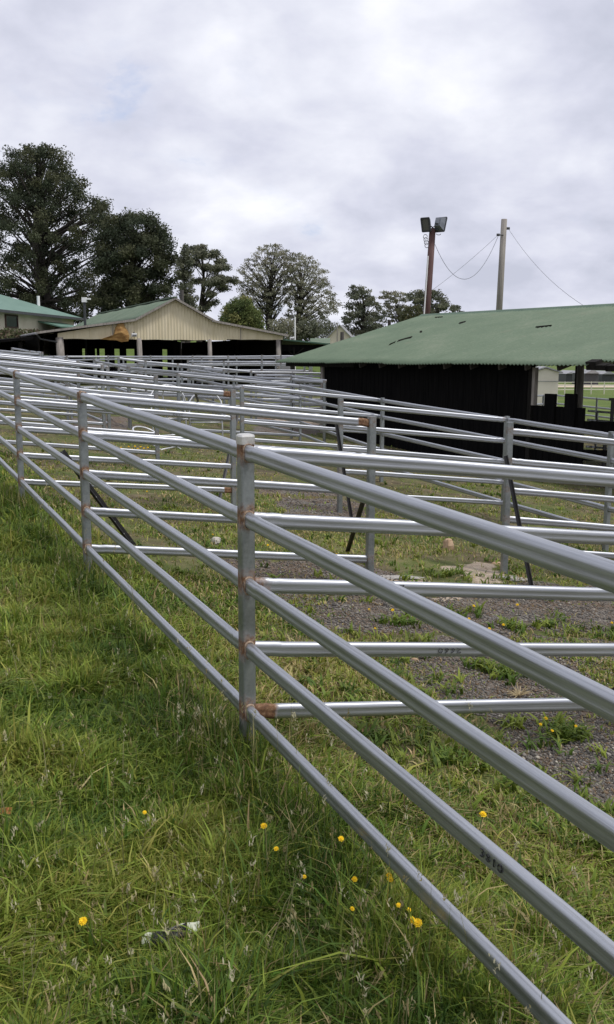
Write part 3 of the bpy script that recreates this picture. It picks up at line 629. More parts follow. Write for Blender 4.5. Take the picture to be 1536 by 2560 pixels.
for px, py in ((303, 1119), (312, 1126), (322, 1117), (331, 1123), (338, 1116), (345, 1122), (352, 1117), (360, 1121), (370, 1119), (318, 1130), (340, 1129), (298, 1128)):
    place_flower(px, py, .9, 'tiny yellow dandelion in the blooming patch seen between the second and third posts', 'dandelions in the far blooming patch', .09)
# bent tube frames lying in the far yard
def hoop(label, p, w, hgt, az, tilt):
    root = empty('tube_frame', p, label, 'tube frame', 'bent white tube frames lying in the yard'); c, s = math.cos(az), math.sin(az)
    ex = np.array([c, s, 0]); ey = np.array([-s*math.cos(tilt), c*math.cos(tilt), math.sin(tilt)]); p = np.array(p)
    pts = [p-ex*w/2]+[p-ex*w/2+ey*hgt*.75]+[p-ex*w/2*math.cos(a)+ey*(hgt*.75+hgt*.25*math.sin(a)) for a in np.linspace(.3, math.pi-.3, 7)]+[p+ex*w/2+ey*hgt*.75, p+ex*w/2]
    mb = MB(); mb.tube(pts, .015, 8); sub(mb, 'hoop', M['tube_white'], root, smooth=True)
    mb = MB(); mb.tube([p-ex*w/2+ey*hgt*.4, p+ex*w/2+ey*hgt*.4], .013, 8); mb.tube([p-ex*w/2+ey*hgt*.1, p+ex*w/2+ey*hgt*.12], .013, 8); sub(mb, 'cross_tube', M['tube_white'], root, smooth=True)
def onto(px, py, D):
    q = at(px, py, D); q[2] = gz0(q); return q
def gz0(p): return float(terr(p[0], p[1]))
hoop('bent white tube frame leaning leftmost in the far yard pile', onto(425, 958, 17.0), .62, 1.12, .3, 1.15)
hoop('bent white tube frame leaning the other way at the middle of the pile', onto(456, 962, 17.4), .50, 1.10, -.5, 1.9)
hoop('low bent white tube frame at the right of the pile', onto(515, 966, 17.6), .62, 1.02, .15, 1.2)
hoop('bent white tube frame fallen flat in front of the pile', onto(430, 990, 15.5), .55, .8, 1.2, .5)
# ---------------------------------------------------------------- corrugated sheet helper
def corr(mb, o, ex, ey, nrm, L, W, pitch, amp, rows, wav=None, edge=None, m=0, k=6):
    """sheet from corner o, corrugations repeat along unit ex (length L), run along ey (length W)"""
    o, ex, ey, nrm = [np.array(q, float) for q in (o, ex, ey, nrm)]; nc = max(2, int(L/pitch*k)); V = []; A = []
    for j in range(rows+1):
        for i in range(nc+1):
            a = L*i/nc; t = j/rows; b = W*t; zz = amp*math.cos(2*math.pi*a/pitch)
            if edge is not None: b = b+edge(a, t)
            if wav is not None: zz += wav(a, t)
            V.append(o+ex*a+ey*b+nrm*zz); A.append(0)
    mb.add(V, [(j*(nc+1)+i, j*(nc+1)+i+1, (j+1)*(nc+1)+i+1, (j+1)*(nc+1)+i) for j in range(rows) for i in range(nc)], m=m)
def solid(o, th):
    s = o.modifiers.new('sheet', 'SOLIDIFY'); s.thickness = th; s.offset = 0; return o
# ---------------------------------------------------------------- the black shed with the green roof
wd = np.array([.565, -.825, 0]); wd /= np.linalg.norm(wd); wn = np.array([-.825, -.565, 0]); wn /= np.linalg.norm(wn); UP = np.array([0, 0, 1.])
WL = np.array([.44, 24.0, 0]); LW = 8.3; ZE = -.10; ZR = 1.25; RUN = 5.1
EL = WL+wn*.5-wd*1.55; LR = 13.7
sh = empty('black_shed', (WL[0], WL[1], float(terr(WL[0], WL[1]))), 'low black shed with a wide green corrugated roof and one open bay', 'shed')
sl = np.array([-wn[0]*RUN, -wn[1]*RUN, ZR-ZE]); SLn = np.linalg.norm(sl); slu = sl/SLn; nr_ = np.cross(wd, slu); nr_ = nr_ if nr_[2] > 0 else -nr_
def wv(a, t): return .006*((a % .76)/.76)+.016*(vn(np.array([a*.55]), np.array([t*2]), 91)[0]-.5)*2*(1-t)+(.006*math.floor(t*3.0) if t < 1 else .012)-.0
def ed(a, t):
    if t > 0: return 0
    j = .03*(math.floor(a/.76) % 3-1)*.5
    return j+((.16+.22*(vn(np.array([a*3.1]), np.array([0.5]), 95)[0])) if a > 10.25 else 0)
mb = MB(); corr(mb, EL+UP*ZE, wd, slu, nr_, LR, SLn, 0.095, .016, 12, wv, ed); ro = sub(mb, 'roof_front_slope', M['green_roof'], sh, smooth=True); solid(ro, .004)
mb = MB(); slb = np.array([-wn[0]*RUN, -wn[1]*RUN, ZE-ZR])/SLn; nb = np.cross(wd, slb); nb = nb if nb[2] > 0 else -nb
corr(mb, EL-wn*RUN+UP*ZR, wd, slb, nb, LR, SLn, .3, .011, 3); ro2 = sub(mb, 'roof_back_slope', M['green_roof'], sh, smooth=True); solid(ro2, .004)
mb = MB(); p0 = EL-wn*RUN+UP*(ZR+.03); mb.sweep([p0, p0+wd*LR], [(-.13, -.045), (-.05, .005), (0, .03), (.05, .005), (.13, -.045), (.05, -.015), (0, .01), (-.05, -.015)]); sub(mb, 'ridge_cap', mat_simple('ridge_cap_green', (.05, .09, .06), (.08, .13, .085), 3, .6), sh)
def roofpt(a, t, h=.0): return EL+UP*ZE+wd*a+slu*(SLn*t)+nr_*h
def roof_px(px, py):
    r = ray(px, py); s = np.linalg.solve(np.stack([wd, slu, -r], 1), -(EL+UP*ZE)); return s[0], s[1]/SLn
for (x0, y0), (x1, y1), wdt in (((974, 865), (989, 858), .08), ((995, 856), (1030, 846), .10), ((1147, 812), (1164, 808), .10), ((1340, 822), (1380, 818), .018), ((1088, 797), (1108, 796), .02), ((1050, 833), (1056, 832), .04)):
    a0, t0 = roof_px(x0, y0); a1, t1 = roof_px(x1, y1); mb = MB(); n = 7; Vt = []; Vb = []
    for i in range(n):
        s = i/(n-1); a = a0+(a1-a0)*s; t = t0+(t1-t0)*s; hw = wdt*(.35+.65*math.sin(math.pi*min(1, s*1.15+.05)))*rnd.uniform(.7, 1.2)
        for sg in (-1, 1): Vt.append(roofpt(a, t+sg*hw/SLn, .035+.02*sg))
    Vb = [v-nr_*.008 for v in Vt]; k = len(Vt); Fz = [(2*i, 2*i+1, 2*i+3, 2*i+2) for i in range(n-1)]
    mb.add(Vt+Vb, Fz+[tuple(q+k for q in f[::-1]) for f in Fz]+[(2*i, 2*i+2, 2*i+2+k, 2*i+k) for i in range(n-1)]+[(2*i+1, 2*i+1+k, 2*i+3+k, 2*i+3) for i in range(n-1)])
    sub(mb, 'hole_shade_plate', M['dark_inside'], sh)  # dark plate above the sheet, its colour standing in for shade inside a hole
def gz(p): return float(terr(p[0], p[1]))
OPEN = 7.03                     # full-height wall up to here, half wall beyond
def boards(a0, a1, ztop, off=0.0, zb=None, name='wall', th=.035):
    mb = MB(); a = a0
    while a < a1-.01:
        w_ = min(.16, a1-a); p = WL+wd*(a+w_/2)+wn*(off+rnd.uniform(-.0015, .0015)); b = gz(p)-.06 if zb is None else zb
        mb.box((p[0], p[1], (ztop+b)/2), (w_-.006, th, ztop-b), (wd, wn, UP)); a += .16
    return sub(mb, name, M['black_board'], sh)
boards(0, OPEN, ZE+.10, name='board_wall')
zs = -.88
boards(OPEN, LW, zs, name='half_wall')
mb = MB()
for a, zz in ((7.5, -.645), (7.99, -.63)):
    p = WL+wd*a+wn*.03; mb = MB(); mb.box((p[0], p[1], (zz-1.3)/2), (.25, .07, zz+1.3), (wd, wn, UP)); sub(mb, 'board_stub', M['black_board'], sh)
for a in (0.0, OPEN):
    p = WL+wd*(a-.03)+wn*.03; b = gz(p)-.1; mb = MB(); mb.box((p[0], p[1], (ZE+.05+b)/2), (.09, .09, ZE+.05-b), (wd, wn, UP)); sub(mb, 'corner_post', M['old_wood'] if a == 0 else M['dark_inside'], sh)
# jamb of the open bay, in weathered wood
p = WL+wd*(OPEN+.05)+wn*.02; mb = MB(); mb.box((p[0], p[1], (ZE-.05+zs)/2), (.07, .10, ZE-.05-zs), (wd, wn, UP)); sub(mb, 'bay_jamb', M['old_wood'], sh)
for a in (.35, 1.05, 1.75, 2.5, 3.2, 3.9, 4.7, 5.5, 6.3, 7.0, 7.8, 8.9):      # rafter tails
    p = WL+wd*a+wn*.22+UP*(ZE-.06); mb = MB(); mb.beam(p, p-wn*1.0+UP*(1.0*(ZR-ZE)/RUN), .042, .10); sub(mb, 'rafter_tail', M['bark_grey'], sh)
for k, t in enumerate((.05, .28, .52, .76)):                                       # purlins poking out under the verge
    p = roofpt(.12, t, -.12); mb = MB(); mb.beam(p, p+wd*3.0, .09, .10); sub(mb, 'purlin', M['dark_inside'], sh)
for a, bk in ((.2, 5.1), (.2, 9.6), (4.0, 9.6)):                     # posts that carry the open rear
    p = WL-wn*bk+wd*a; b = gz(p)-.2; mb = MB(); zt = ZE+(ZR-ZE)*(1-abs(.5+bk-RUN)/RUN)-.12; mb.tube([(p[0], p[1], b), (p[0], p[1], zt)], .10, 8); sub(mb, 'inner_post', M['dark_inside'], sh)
q = at(1449, 960, 25.2); mb = MB(); b = gz(q)-.3; mb.tube([(q[0], q[1], b), (q[0]+.02, q[1], -1.0), (q[0]+.01, q[1], ZE+.25)], .10, 9, sc=(1.1, 1, .9)); sub(mb, 'rear_post', M['old_wood'], sh, smooth=True)
# torn eave pieces at the open end
mb = MB()
for i in range(9):
    a = 10.28+i*.2; p = roofpt(a, .028, -.02); mb.box(p+UP*rnd.uniform(-.10, .02), (.22, rnd.uniform(.1, .22), rnd.uniform(.08, .17)), (wd, slu, nr_))
sub(mb, 'broken_batten', M['dark_inside'], sh)
p = roofpt(10.65, .03, -.13); mb = MB(); mb.beam(p-wd*.1, p+wd*.35+UP*.05, .08, .03); sub(mb, 'loose_board', M['sand_rock'], sh)
# black timber pen rails right of the shed
pr = gp(1470, 1185); pen = empty('timber_pen', pr, 'black timber pen rails and thin posts at the right end of the shed', 'pen')
a = WL+wd*LW; 
for z0, z1 in ((-1.22, -1.30), (-1.75, -1.83)):
    mb = MB(); p = np.array([a[0], a[1], z0]); q = p+np.array([2.6, .25, z1-z0]); mb.beam(p, q, .05, .20); sub(mb, 'board', M['black_board'], pen)
for px, zt in ((1526, -.72), (1512, -1.5), (1545, -.75)):
    q = at(px, 1100, a[1]+.1); b = gz(q)-.1; mb = MB(); mb.beam((q[0], q[1], b), (q[0]+.01, q[1], zt), .055, .055); 
    if px == 1526: mb.box((q[0]+.02, q[1], zt), (.16, .06, .04))
    sub(mb, 'post', M['black_steel'], pen)
# ---------------------------------------------------------------- open barn with the cream gable
AP = np.array([-6.5, 46.0, 0]); bx = np.array([dB[0], dB[1], 0]); bx /= np.linalg.norm(bx); by = np.array([dA[0], dA[1], 0]); by /= np.linalg.norm(by)
by = np.array([-bx[1], bx[0], 0])*.25+by*.75; by /= np.linalg.norm(by)
def BP(t, s, z_): return AP+bx*t+by*s+UP*z_
bn = empty('open_barn', (AP[0], AP[1], gz(AP)), 'open-fronted barn with cream ribbed gable, green roof and round timber posts', 'barn')
LB = 19.0; ZA, ZB, ZO, ZL = 2.86, 1.80, 1.15, .92
def roof_quad(mb, t0, z0, t1, z1, s0, s1, pitch=.3, amp=.016):
    o = BP(t0, s0, z0); e = BP(t1, s0, z1)-o; W = np.linalg.norm(e); ey = e/W; nn = np.cross(by, ey); nn = nn if nn[2] > 0 else -nn
    corr(mb, o, by, ey, nn, s1-s0, W, pitch, amp, 4, lambda a, t: .012*math.sin(a*1.7+t*3))
for nm, t0, z0, t1, z1 in (('main_roof_slope', -1.97, ZB+.03, 0, ZA+.03), ('main_roof_slope', 1.97, ZB+.03, 0, ZA+.03), ('lean_to_roof', -6.5, ZO, -1.95, ZB+.0), ('lean_to_roof', 5.75, ZO+.02, 1.95, ZB+.0)):
    mb = MB(); roof_quad(mb, t0, z0, t1, z1, -.25, LB); solid(sub(mb, nm, M['green_roof'], bn, smooth=True), .012)
for t0, z0, t1, z1 in ((-1.97, ZB, 0, ZA), (0, ZA, 1.97, ZB), (-6.5, ZO, -1.97, ZB), (1.97, ZB, 5.75, ZO)):
    mb = MB(); mb.beam(BP(t0, -.27, z0+.0), BP(t1, -.27, z1+.0), .03, .10); sub(mb, 'barge_board', M['old_wood'], bn)
mb = MB(); mb.beam(BP(0, -.3, ZA+.06), BP(0, LB, ZA+.06), .22, .05); sub(mb, 'ridge_cap', M['green_roof'], bn)
# gable cladding: vertical ribs cut to the roof line
mb = MB(); ts = np.arange(-5.55, 5.56, .0375); V = []; 
def ztop(t):
    t = abs(t); return ZA+(ZB-ZA)*t/1.97 if t < 1.97 else ZB+(ZO-ZB)*(t-1.97)/(5.65-1.97)
for i, t in enumerate(ts):
    rib = .02*(1 if (i % 4) in (0, 1) else 0) if abs(t) < 3.3 else .02*(1 if i % 20 == 0 else 0)
    zb = ZL-(.03 if t < 2.6 else -.02)+.008*math.sin(t*5); V += [BP(t, -rib, zb), BP(t, -rib, ztop(t)-.03)]
mb.add(V, [(2*i, 2*i+2, 2*i+3, 2*i+1) for i in range(len(ts)-1)]); solid(sub(mb, 'gable_cladding', M['cream_sheet'], bn), .015)
for t in (-3.0, 3.32):
    mb = MB(); mb.box(BP(t, -.05, (ZL+ztop(t))/2), (.035, .02, ztop(t)-ZL-.04), (bx, by, UP)); sub(mb, 'cover_strip', M['old_wood'], bn)
mb = MB(); mb.beam(BP(-5.55, .12, ZL+.06), BP(5.55, .12, ZL+.06), .12, .16); sub(mb, 'front_beam', M['dark_inside'], bn)
for t, r in ((-5.45, .19), (-1.72, .13), (1.76, .11), (5.33, .125)):
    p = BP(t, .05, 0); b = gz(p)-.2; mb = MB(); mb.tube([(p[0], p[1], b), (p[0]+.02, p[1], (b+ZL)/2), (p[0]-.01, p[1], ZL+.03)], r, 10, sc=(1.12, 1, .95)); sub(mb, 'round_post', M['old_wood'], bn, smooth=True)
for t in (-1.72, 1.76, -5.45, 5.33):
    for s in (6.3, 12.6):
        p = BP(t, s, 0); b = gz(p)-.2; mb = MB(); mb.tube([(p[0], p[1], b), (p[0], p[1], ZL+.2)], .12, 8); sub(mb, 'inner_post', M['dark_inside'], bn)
# back wall: boarded above, posts and panels with gaps below
mb = MB(); V = []
for t in (-6.3, -1.97, 0, 1.97, 5.6):
    V += [BP(t, LB-.2, .62), BP(t, LB-.2, ztop(t)-.05)]
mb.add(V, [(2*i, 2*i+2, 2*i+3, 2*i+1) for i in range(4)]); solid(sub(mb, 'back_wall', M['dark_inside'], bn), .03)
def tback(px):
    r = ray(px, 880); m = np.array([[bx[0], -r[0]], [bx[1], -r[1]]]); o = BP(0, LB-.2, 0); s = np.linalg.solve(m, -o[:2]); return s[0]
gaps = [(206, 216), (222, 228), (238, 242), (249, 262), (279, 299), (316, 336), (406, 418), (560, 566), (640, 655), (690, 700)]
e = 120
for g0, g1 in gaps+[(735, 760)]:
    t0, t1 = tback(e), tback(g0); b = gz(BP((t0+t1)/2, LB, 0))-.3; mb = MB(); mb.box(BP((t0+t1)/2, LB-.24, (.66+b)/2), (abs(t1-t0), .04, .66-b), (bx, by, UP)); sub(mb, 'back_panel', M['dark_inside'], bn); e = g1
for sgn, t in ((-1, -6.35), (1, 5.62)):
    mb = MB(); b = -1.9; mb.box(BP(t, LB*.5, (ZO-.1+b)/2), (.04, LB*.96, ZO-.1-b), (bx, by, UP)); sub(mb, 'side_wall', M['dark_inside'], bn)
mb = MB(); q = BP(-6.52, -.2, ZO-.03); mb.tube([q, q+by*8], .06, 8); sub(mb, 'gutter', M['grey_roof'], bn); mb = MB(); mb.tube([q+by*.2, q+by*.2+UP*-.25+bx*.2, BP(-5.5, -.05, .72)], .04, 7); sub(mb, 'downpipe', M['dark_trim'], bn)
# pale feed panels standing inside the barn
for px, wpx, D, y0 in ((500, 18, 52, 887), (518, 14, 52, 888), (600, 26, 54, 886), (665, 40, 60, 882), (715, 22, 62, 881)):
    q = at(px, y0, D); b = gz(q)-.1; mb = MB(); wdt = wpx/F_*D; mb.box((q[0], q[1], (q[2]+b)/2), (wdt, .06, q[2]-b)); mb.box((q[0], q[1]-.05, q[2]-.06), (wdt+.05, .04, .08)); thing(mb, 'pale_panel', M['grey_roof'], (q[0], q[1], b), {500: 'pale grey panel left of the two standing beside the second inner barn post', 518: 'pale grey panel next to the second inner barn post', 600: 'pale grey panel right of the third barn post', 665: 'broad pale panel in front of the fourth barn post', 715: 'pale panel right of the fourth barn post'}[px], 'panel')
# the rusted torn piece hanging on the gable
q = BP(-2.65, -.08, 1.22); mb = MB(); OUT = [(-.95, -.34), (-.55, -.28), (-.30, -.10), (-.22, .22), (-.05, .48), (.14, .50), (.22, .26), (.36, .05), (.42, -.2), (.36, -.42), (.05, -.46), (-.2, -.38), (-.6, -.36)]
V = [q+bx*x+UP*z_-by*(.10*math.exp(-(x*x+z_*z_)*2)+.03*math.sin(9*x+7*z_)) for x, z_ in OUT]; V += [q-by*.22]; n = len(OUT)
V += [v+by*.12 for v in V[:n]]
mb.add(V, [(i, (i+1) % n, n) for i in range(n)]+[(i, n+1+i, n+1+(i+1) % n, (i+1) % n) for i in range(n)])
thing(mb, 'rusted_flap', M['rust_sheet'], q, 'orange brown torn rusty sheet bulging from the cream gable', 'rusted sheet')
def flood(label, p, mat_case, sz=.16):
    root = empty('flood_lamp', p, label, 'lamp'); mb = MB(); mb.box(p, (sz, sz*.6, sz*.7), (bx, by, UP)); sub(mb, 'casing', M['white'], root); mb = MB(); mb.box(np.array(p)-by*.1+UP*-.03, (sz*.85, .02, sz*.4), (bx, by, UP)); sub(mb, 'lens', M['lamp_glass'], root); mb = MB(); mb.box(np.array(p)+UP*.09, (.05, .08, .1), (bx, by, UP)); sub(mb, 'bracket', M['dark_trim'], root)
flood('small white floodlamp beside the rusty sheet on the gable', BP(-2.02, -.18, 1.10), 0, .24); flood('small white floodlamp at the right tip of the barn roof', BP(5.95, -.2, 1.02), 0, .2)
# side roofs beside the barn
l1 = empty('lean_to_shed', BP(-8, 1, gz(BP(-8, 1, 0))), 'dark lean-to with a low black roof left of the open barn', 'shed')
mb = MB(); P0, P1_, P2_, P3_ = BP(-6.6, .0, .98), BP(-6.6, 8, 1.05), BP(-16, 9, .30), BP(-14.5, -.5, .14); mb.add([P0, P1_, P2_, P3_]+[p-UP*.12 for p in (P0, P1_, P2_, P3_)], [(0, 1, 2, 3), (7, 6, 5, 4), (0, 3, 7, 4), (3, 2, 6, 7), (2, 1, 5, 6), (1, 0, 4, 5)]); sub(mb, 'roof', M['black_board'], l1)
mb = MB(); mb.box(BP(-11, 5.5, -.55), (9, .1, 2.4), (bx, by, UP)); sub(mb, 'back_wall', M['black_board'], l1)
for t in (-7.2, -9.5, -12):
    p = BP(t, .4, 0); b = gz(p)-.2; mb = MB(); mb.tube([(p[0], p[1], b), (p[0], p[1], .75-.06*(abs(t)-7))], .10, 8); sub(mb, 'post', M['dark_inside'], l1)
l2 = empty('awning_shed', BP(7, 2, gz(BP(7, 2, 0))), 'dark awning with a thin green roof edge right of the open barn', 'shed')
mb = MB(); P0, P1_, P2_, P3_ = BP(5.7, .3, 1.0), BP(5.7, 9, 1.05), BP(10.5, 9, .62), BP(10.2, -.2, .60); mb.add([P0, P1_, P2_, P3_]+[p-UP*.07 for p in (P0, P1_, P2_, P3_)], [(0, 1, 2, 3), (7, 6, 5, 4), (0, 3, 7, 4), (3, 2, 6, 7), (2, 1, 5, 6), (1, 0, 4, 5)]); sub(mb, 'roof', mat_simple('deep_green_roof', (.03, .075, .05), (.05, .10, .07), 2, .6), l2)
mb = MB(); mb.box(BP(8.0, 7.5, .52), (5, .08, .62), (bx, by, UP)); sub(mb, 'back_board', M['black_board'], l2); mb = MB(); mb.box(BP(8, .6, .55), (4.6, .06, .34), (bx, by, UP)); sub(mb, 'valance', M['black_board'], l2)
for t in (6.4, 7.9, 9.6):
    p = BP(t, .6, 0); b = gz(p)-.2; mb = MB(); mb.beam((p[0], p[1], b), (p[0], p[1], .6), .1, .1); mb.beam((p[0]-.5, p[1], .55), (p[0], p[1], .15), .05, .05); mb.beam((p[0]+.5, p[1], .55), (p[0], p[1], .15), .05, .05); sub(mb, 'post', M['dark_inside'], l2)
# ---------------------------------------------------------------- house at far left
def gable_house(name, label, cat, o, ex, ey, L, W, zb, ze, zr, hipL, hipR, oh, wallm, roofm, ridge_along=True):
    """o: near wall corner; ex along the eave wall, ey into the house"""
    root = empty(name, (o[0], o[1], zb), label, cat); O = np.array([o[0], o[1], 0.])
    def W3(a, b, z_): return O+ex*a+ey*b+UP*z_
    mb = MB(); V = [W3(0, 0, zb), W3(L, 0, zb), W3(L, W, zb), W3(0, W, zb), W3(0, 0, ze), W3(L, 0, ze), W3(L, W, ze), W3(0, W, ze), W3(0, W/2, zr-.12 if not hipL else ze), W3(L, W/2, zr-.12 if not hipR else ze)]
    mb.add(V, [(0, 1, 5, 4), (1, 2, 6, 9, 5), (2, 3, 7, 6), (3, 0, 4, 8, 7)]); sub(mb, 'wall', wallm, root)
    k = (zr-ze)/(W/2); eo = ze-oh*k; mb = MB(); V = [W3(-oh, -oh, eo), W3(L+oh, -oh, eo), W3(L+oh, W+oh, eo), W3(-oh, W+oh, eo), W3(hipL if hipL else -oh, W/2, zr), W3(L-hipR if hipR else L+oh, W/2, zr)]
    V2 = [v-UP*.12 for v in V]; Fz = [(0, 1, 5, 4), (2, 3, 4, 5)]+([(3, 0, 4)] if hipL else [])+([(1, 2, 5)] if hipR else [])
    mb.add(V+V2, Fz+[tuple(q+6 for q in f[::-1]) for f in Fz]+[(0, 6, 7, 1), (2, 8, 9, 3)]+([(3, 9, 6, 0)] if hipL else [(0, 4, 10, 6), (4, 3, 9, 10)])+([(1, 7, 8, 2)] if hipR else [(1, 7, 11, 5), (5, 11, 8, 2)])); sub(mb, 'roof', roofm, root)
    return root, W3, eo
a_ = math.radians(9.8); hx = np.array([math.sin(a_), math.cos(a_), 0]); hy = np.array([-math.cos(a_), math.sin(a_), 0])
o = np.array([-18.3, 55, 0])-hx*9
hs, W3, eo = gable_house('farm_house', 'cream house with a teal hip roof behind the dark lean-to', 'house', o, hx, hy, 20.2, 9, .2, 2.95, 4.55, 4, 5.2, .6, M['cream_wall'], M['teal_roof'])
mb = MB(); mb.beam(W3(-.6, -.66, eo-.06), W3(20.8, -.66, eo-.06), .12, .16); sub(mb, 'gutter', M['dark_trim'], hs)
def window(a, z_, w_, h_):
    f = MB(); 
    for da, dz, ww, hh in ((-w_/2, 0, .09, h_+.09), (w_/2, 0, .09, h_+.09), (0, h_/2, w_-.09, .09), (0, -h_/2, w_-.09, .09)): f.box(W3(a+da, -.03, z_+dz), (ww, .08, hh), (hx, hy, UP))
    fo = sub(f, 'window', M['brown_trim'], hs); g = MB(); g.box(W3(a, -.012, z_), (w_-.09, .03, h_-.09), (hx, hy, UP)); g2 = sub(g, 'pane', M['glass'], fo)
window(11.1, 2.17, 1.5, .72); window(7.3, 2.17, 1.3, .72)
mb = MB(); p = W3(18.2, 1.6, 0); mb.tube([p+UP*3.2, p+UP*4.15], .10, 8); sub(mb, 'roof_vent', M['white'], hs)
# small porch with its own roof
pc = W3(17.0, -.05, 0); mb = MB(); V = [W3(14.6, -.05, 2.35), W3(18.5, -.05, 2.35), W3(18.5, -1.5, 2.02), W3(14.6, -1.5, 2.02)]; mb.add(V+[v-UP*.08 for v in V], [(0, 1, 2, 3), (7, 6, 5, 4), (0, 3, 7, 4), (3, 2, 6, 7), (2, 1, 5, 6)]); sub(mb, 'porch_roof', M['teal_roof'], hs)
mb = MB(); mb.box(W3(16.2, -1.0, 1.15), (2.6, .1, 1.7), (hx, hy, UP)); sub(mb, 'porch_wall', M['brown_trim'], hs); mb = MB(); mb.box(W3(18.45, -.75, 1.6), (.06, 1.3, .72), (hx, hy, UP)); sub(mb, 'porch_end', M['white_wall'], hs)
# pole with small white lamp head beside the house
q = at(213, 800, 52); mb = MB(); pl = empty('lamp_pole', (q[0], q[1], gz(q)), 'thin grey pole with a small white box lamp beside the house', 'lamp pole'); zt = at(213, 752, 52)[2]
mb.tube([(q[0], q[1], gz(q)-.2), (q[0], q[1], zt)], .07, 8); sub(mb, 'pole', M['dark_trim'], pl); mb = MB(); mb.box((q[0], q[1], zt+.05), (.24, .25, .26)); mb.box((q[0]+.22, q[1], zt+.1), (.24, .2, .08)); sub(mb, 'lamp_head', M['white'], pl)
# far cottage between the trees and the shed roof
a_ = math.radians(6); cx_ = np.array([math.sin(a_), math.cos(a_), 0]); cy_ = np.array([-math.cos(a_), math.sin(a_), 0]); q = at(893, 858, 100)
ct, W3c, _ = gable_house('cottage', 'small cream cottage with a grey gable roof beyond the shed roof', 'house', q, cx_, cy_, 9, 3.75, -2.3, 1.72, 3.62, 0, 0, .3, M['cream_wall'], M['grey_roof'])
mb = MB(); q2 = at(800, 858, 82); V = [at(776, 846, 80), at(826, 845, 80), at(826, 858, 76), at(776, 858, 76)]; mb.add(V+[v-UP*.15 for v in V], [(0, 1, 2, 3), (7, 6, 5, 4), (3, 2, 6, 7), (0, 3, 7, 4), (1, 5, 6, 2), (0, 4, 5, 1)]); sub(mb, 'side_roof', M['green_roof'], ct)
def pole(label, px, ytop, D, r, ztop=None, mat='old_wood'):
    q = at(px, ytop, D); b = gz(q)-.3; mb = MB(); mb.tube([(q[0], q[1], b), (q[0], q[1], q[2])], r, 8); return thing(mb, 'yard_pole', M[mat], (q[0], q[1], b), label, 'pole')
pole('short dark pole standing before the cottage gable', 856, 830, 60, .12, mat='bark_grey'); pole('thin pole on the ridge line of the cottage', 844, 808, 70, .045); pole('white tall thin pole in front of the forked tree', 738, 792, 70, .06, mat='white'); pole('dark stub pole among the pines left of the shed roof', 974, 800, 70, .12, mat='bark'); pole('weathered pole at the barn roof apex', 455, 725, 70, .14, mat='bark_grey')
# ---------------------------------------------------------------- light pole and wire pole
D1 = 42.0; b1 = at(1066, 800, D1); t1 = at(1082, 572, D1); b1 = t1+(b1-t1)*1.42
lp = empty('floodlight_pole', b1, 'red brown timber pole carrying two square floodlights', 'light pole'); mb = MB(); mb.tube([b1, (b1+t1)/2, t1], .155, 12, sc=(1.1, 1.0, .9)); sub(mb, 'pole', M['pole_red'], lp, smooth=True)
mb = MB(); c0 = at(1072, 640, D1-.2)+np.array([-.02, 0, 0]); c1 = at(1060, 800, D1-.2); mb.tube([c0, (c0+c1)/2, c1+(c1-c0)*.8], .03, 7); sub(mb, 'conduit', M['white'], lp)
def floodlight(px, py, w_, h_, yaw, pitch_, parent, back):
    c = at(px, py, D1-.1); cz, sz = math.cos(yaw), math.sin(yaw); ex = np.array([cz, sz, 0]); n = np.array([sz, -cz, 0]); fz = n*math.cos(pitch_)-UP*math.sin(pitch_); uz = np.cross(fz, ex)*-1; uz = uz if uz[2] > 0 else -uz
    mb = MB(); k = .62; V = [c+ex*x*w_/2+uz*y*h_/2+fz*.13 for x, y in ((-1, -1), (1, -1), (1, 1), (-1, 1))]+[c+ex*x*w_/2*k+uz*y*h_/2*k-fz*.16 for x, y in ((-1, -1), (1, -1), (1, 1), (-1, 1))]
    mb.add(V, [(0, 3, 2, 1), (4, 5, 6, 7), (0, 1, 5, 4), (1, 2, 6, 5), (2, 3, 7, 6), (3, 0, 4, 7)]); mb.box(c-fz*.2, (w_*.35, h_*.4, .12), (ex, uz, fz)); fo = sub(mb, 'floodlight', M['lamp_case'], parent)
    mb = MB(); mb.box(c+fz*.135, (w_*.86, h_*.86, .02), (ex, uz, fz)); sub(mb, 'lens', M['lamp_glass'], fo); mb = MB()
    for x, y, ww, hh in ((0, 1, w_, .05), (0, -1, w_, .05), (1, 0, .05, h_), (-1, 0, .05, h_)): mb.box(c+ex*x*w_/2+uz*y*h_/2+fz*.14, (ww+.02, hh+.02, .05), (ex, uz, fz))
    sub(mb, 'lens_frame', M['dark_trim'], fo); mb = MB(); mb.beam(c-uz*h_*.5, t1+UP*.03, .05, .05); mb.beam(c-uz*h_*.2+ex*w_*.5, t1+UP*.06, .04, .03); sub(mb, 'bracket', M['dark_trim'], fo)
floodlight(1068, 560, .36, .56, -.55, .35, lp, 0); floodlight(1099, 558, .44, .62, math.pi*.80, .35, lp, 1)
mb = MB()
for k in range(4):
    c = at(1065+k*1.5, 592+k*7, D1-.15); mb.tube([c+np.array([.09*math.cos(a)-.02, .03*k, .10*math.sin(a)]) for a in np.linspace(0, 5.5, 10)], .014, 5)
c = at(1097, 584, D1); mb.tube([c+np.array([.1*math.cos(a), 0, .06*math.sin(a)]) for a in np.linspace(3.2, 6.2, 7)], .014, 5); sub(mb, 'cable_coil', M['dark_trim'], lp)
D2 = 45.0; b2 = at(1248, 782, D2); t2 = at(1261, 548, D2); b2 = t2+(b2-t2)*1.42
wp = empty('wire_pole', b2, 'bare grey timber pole with stay wires behind the green roof', 'pole'); mb = MB(); mb.tube([b2, (b2+t2)/2, t2], .15, 12, sc=(1.06, 1, .92)); sub(mb, 'pole', M['pole_grey'], wp, smooth=True)
i1 = at(1246, 587, D2-.2); i2 = at(1271, 571, D2)
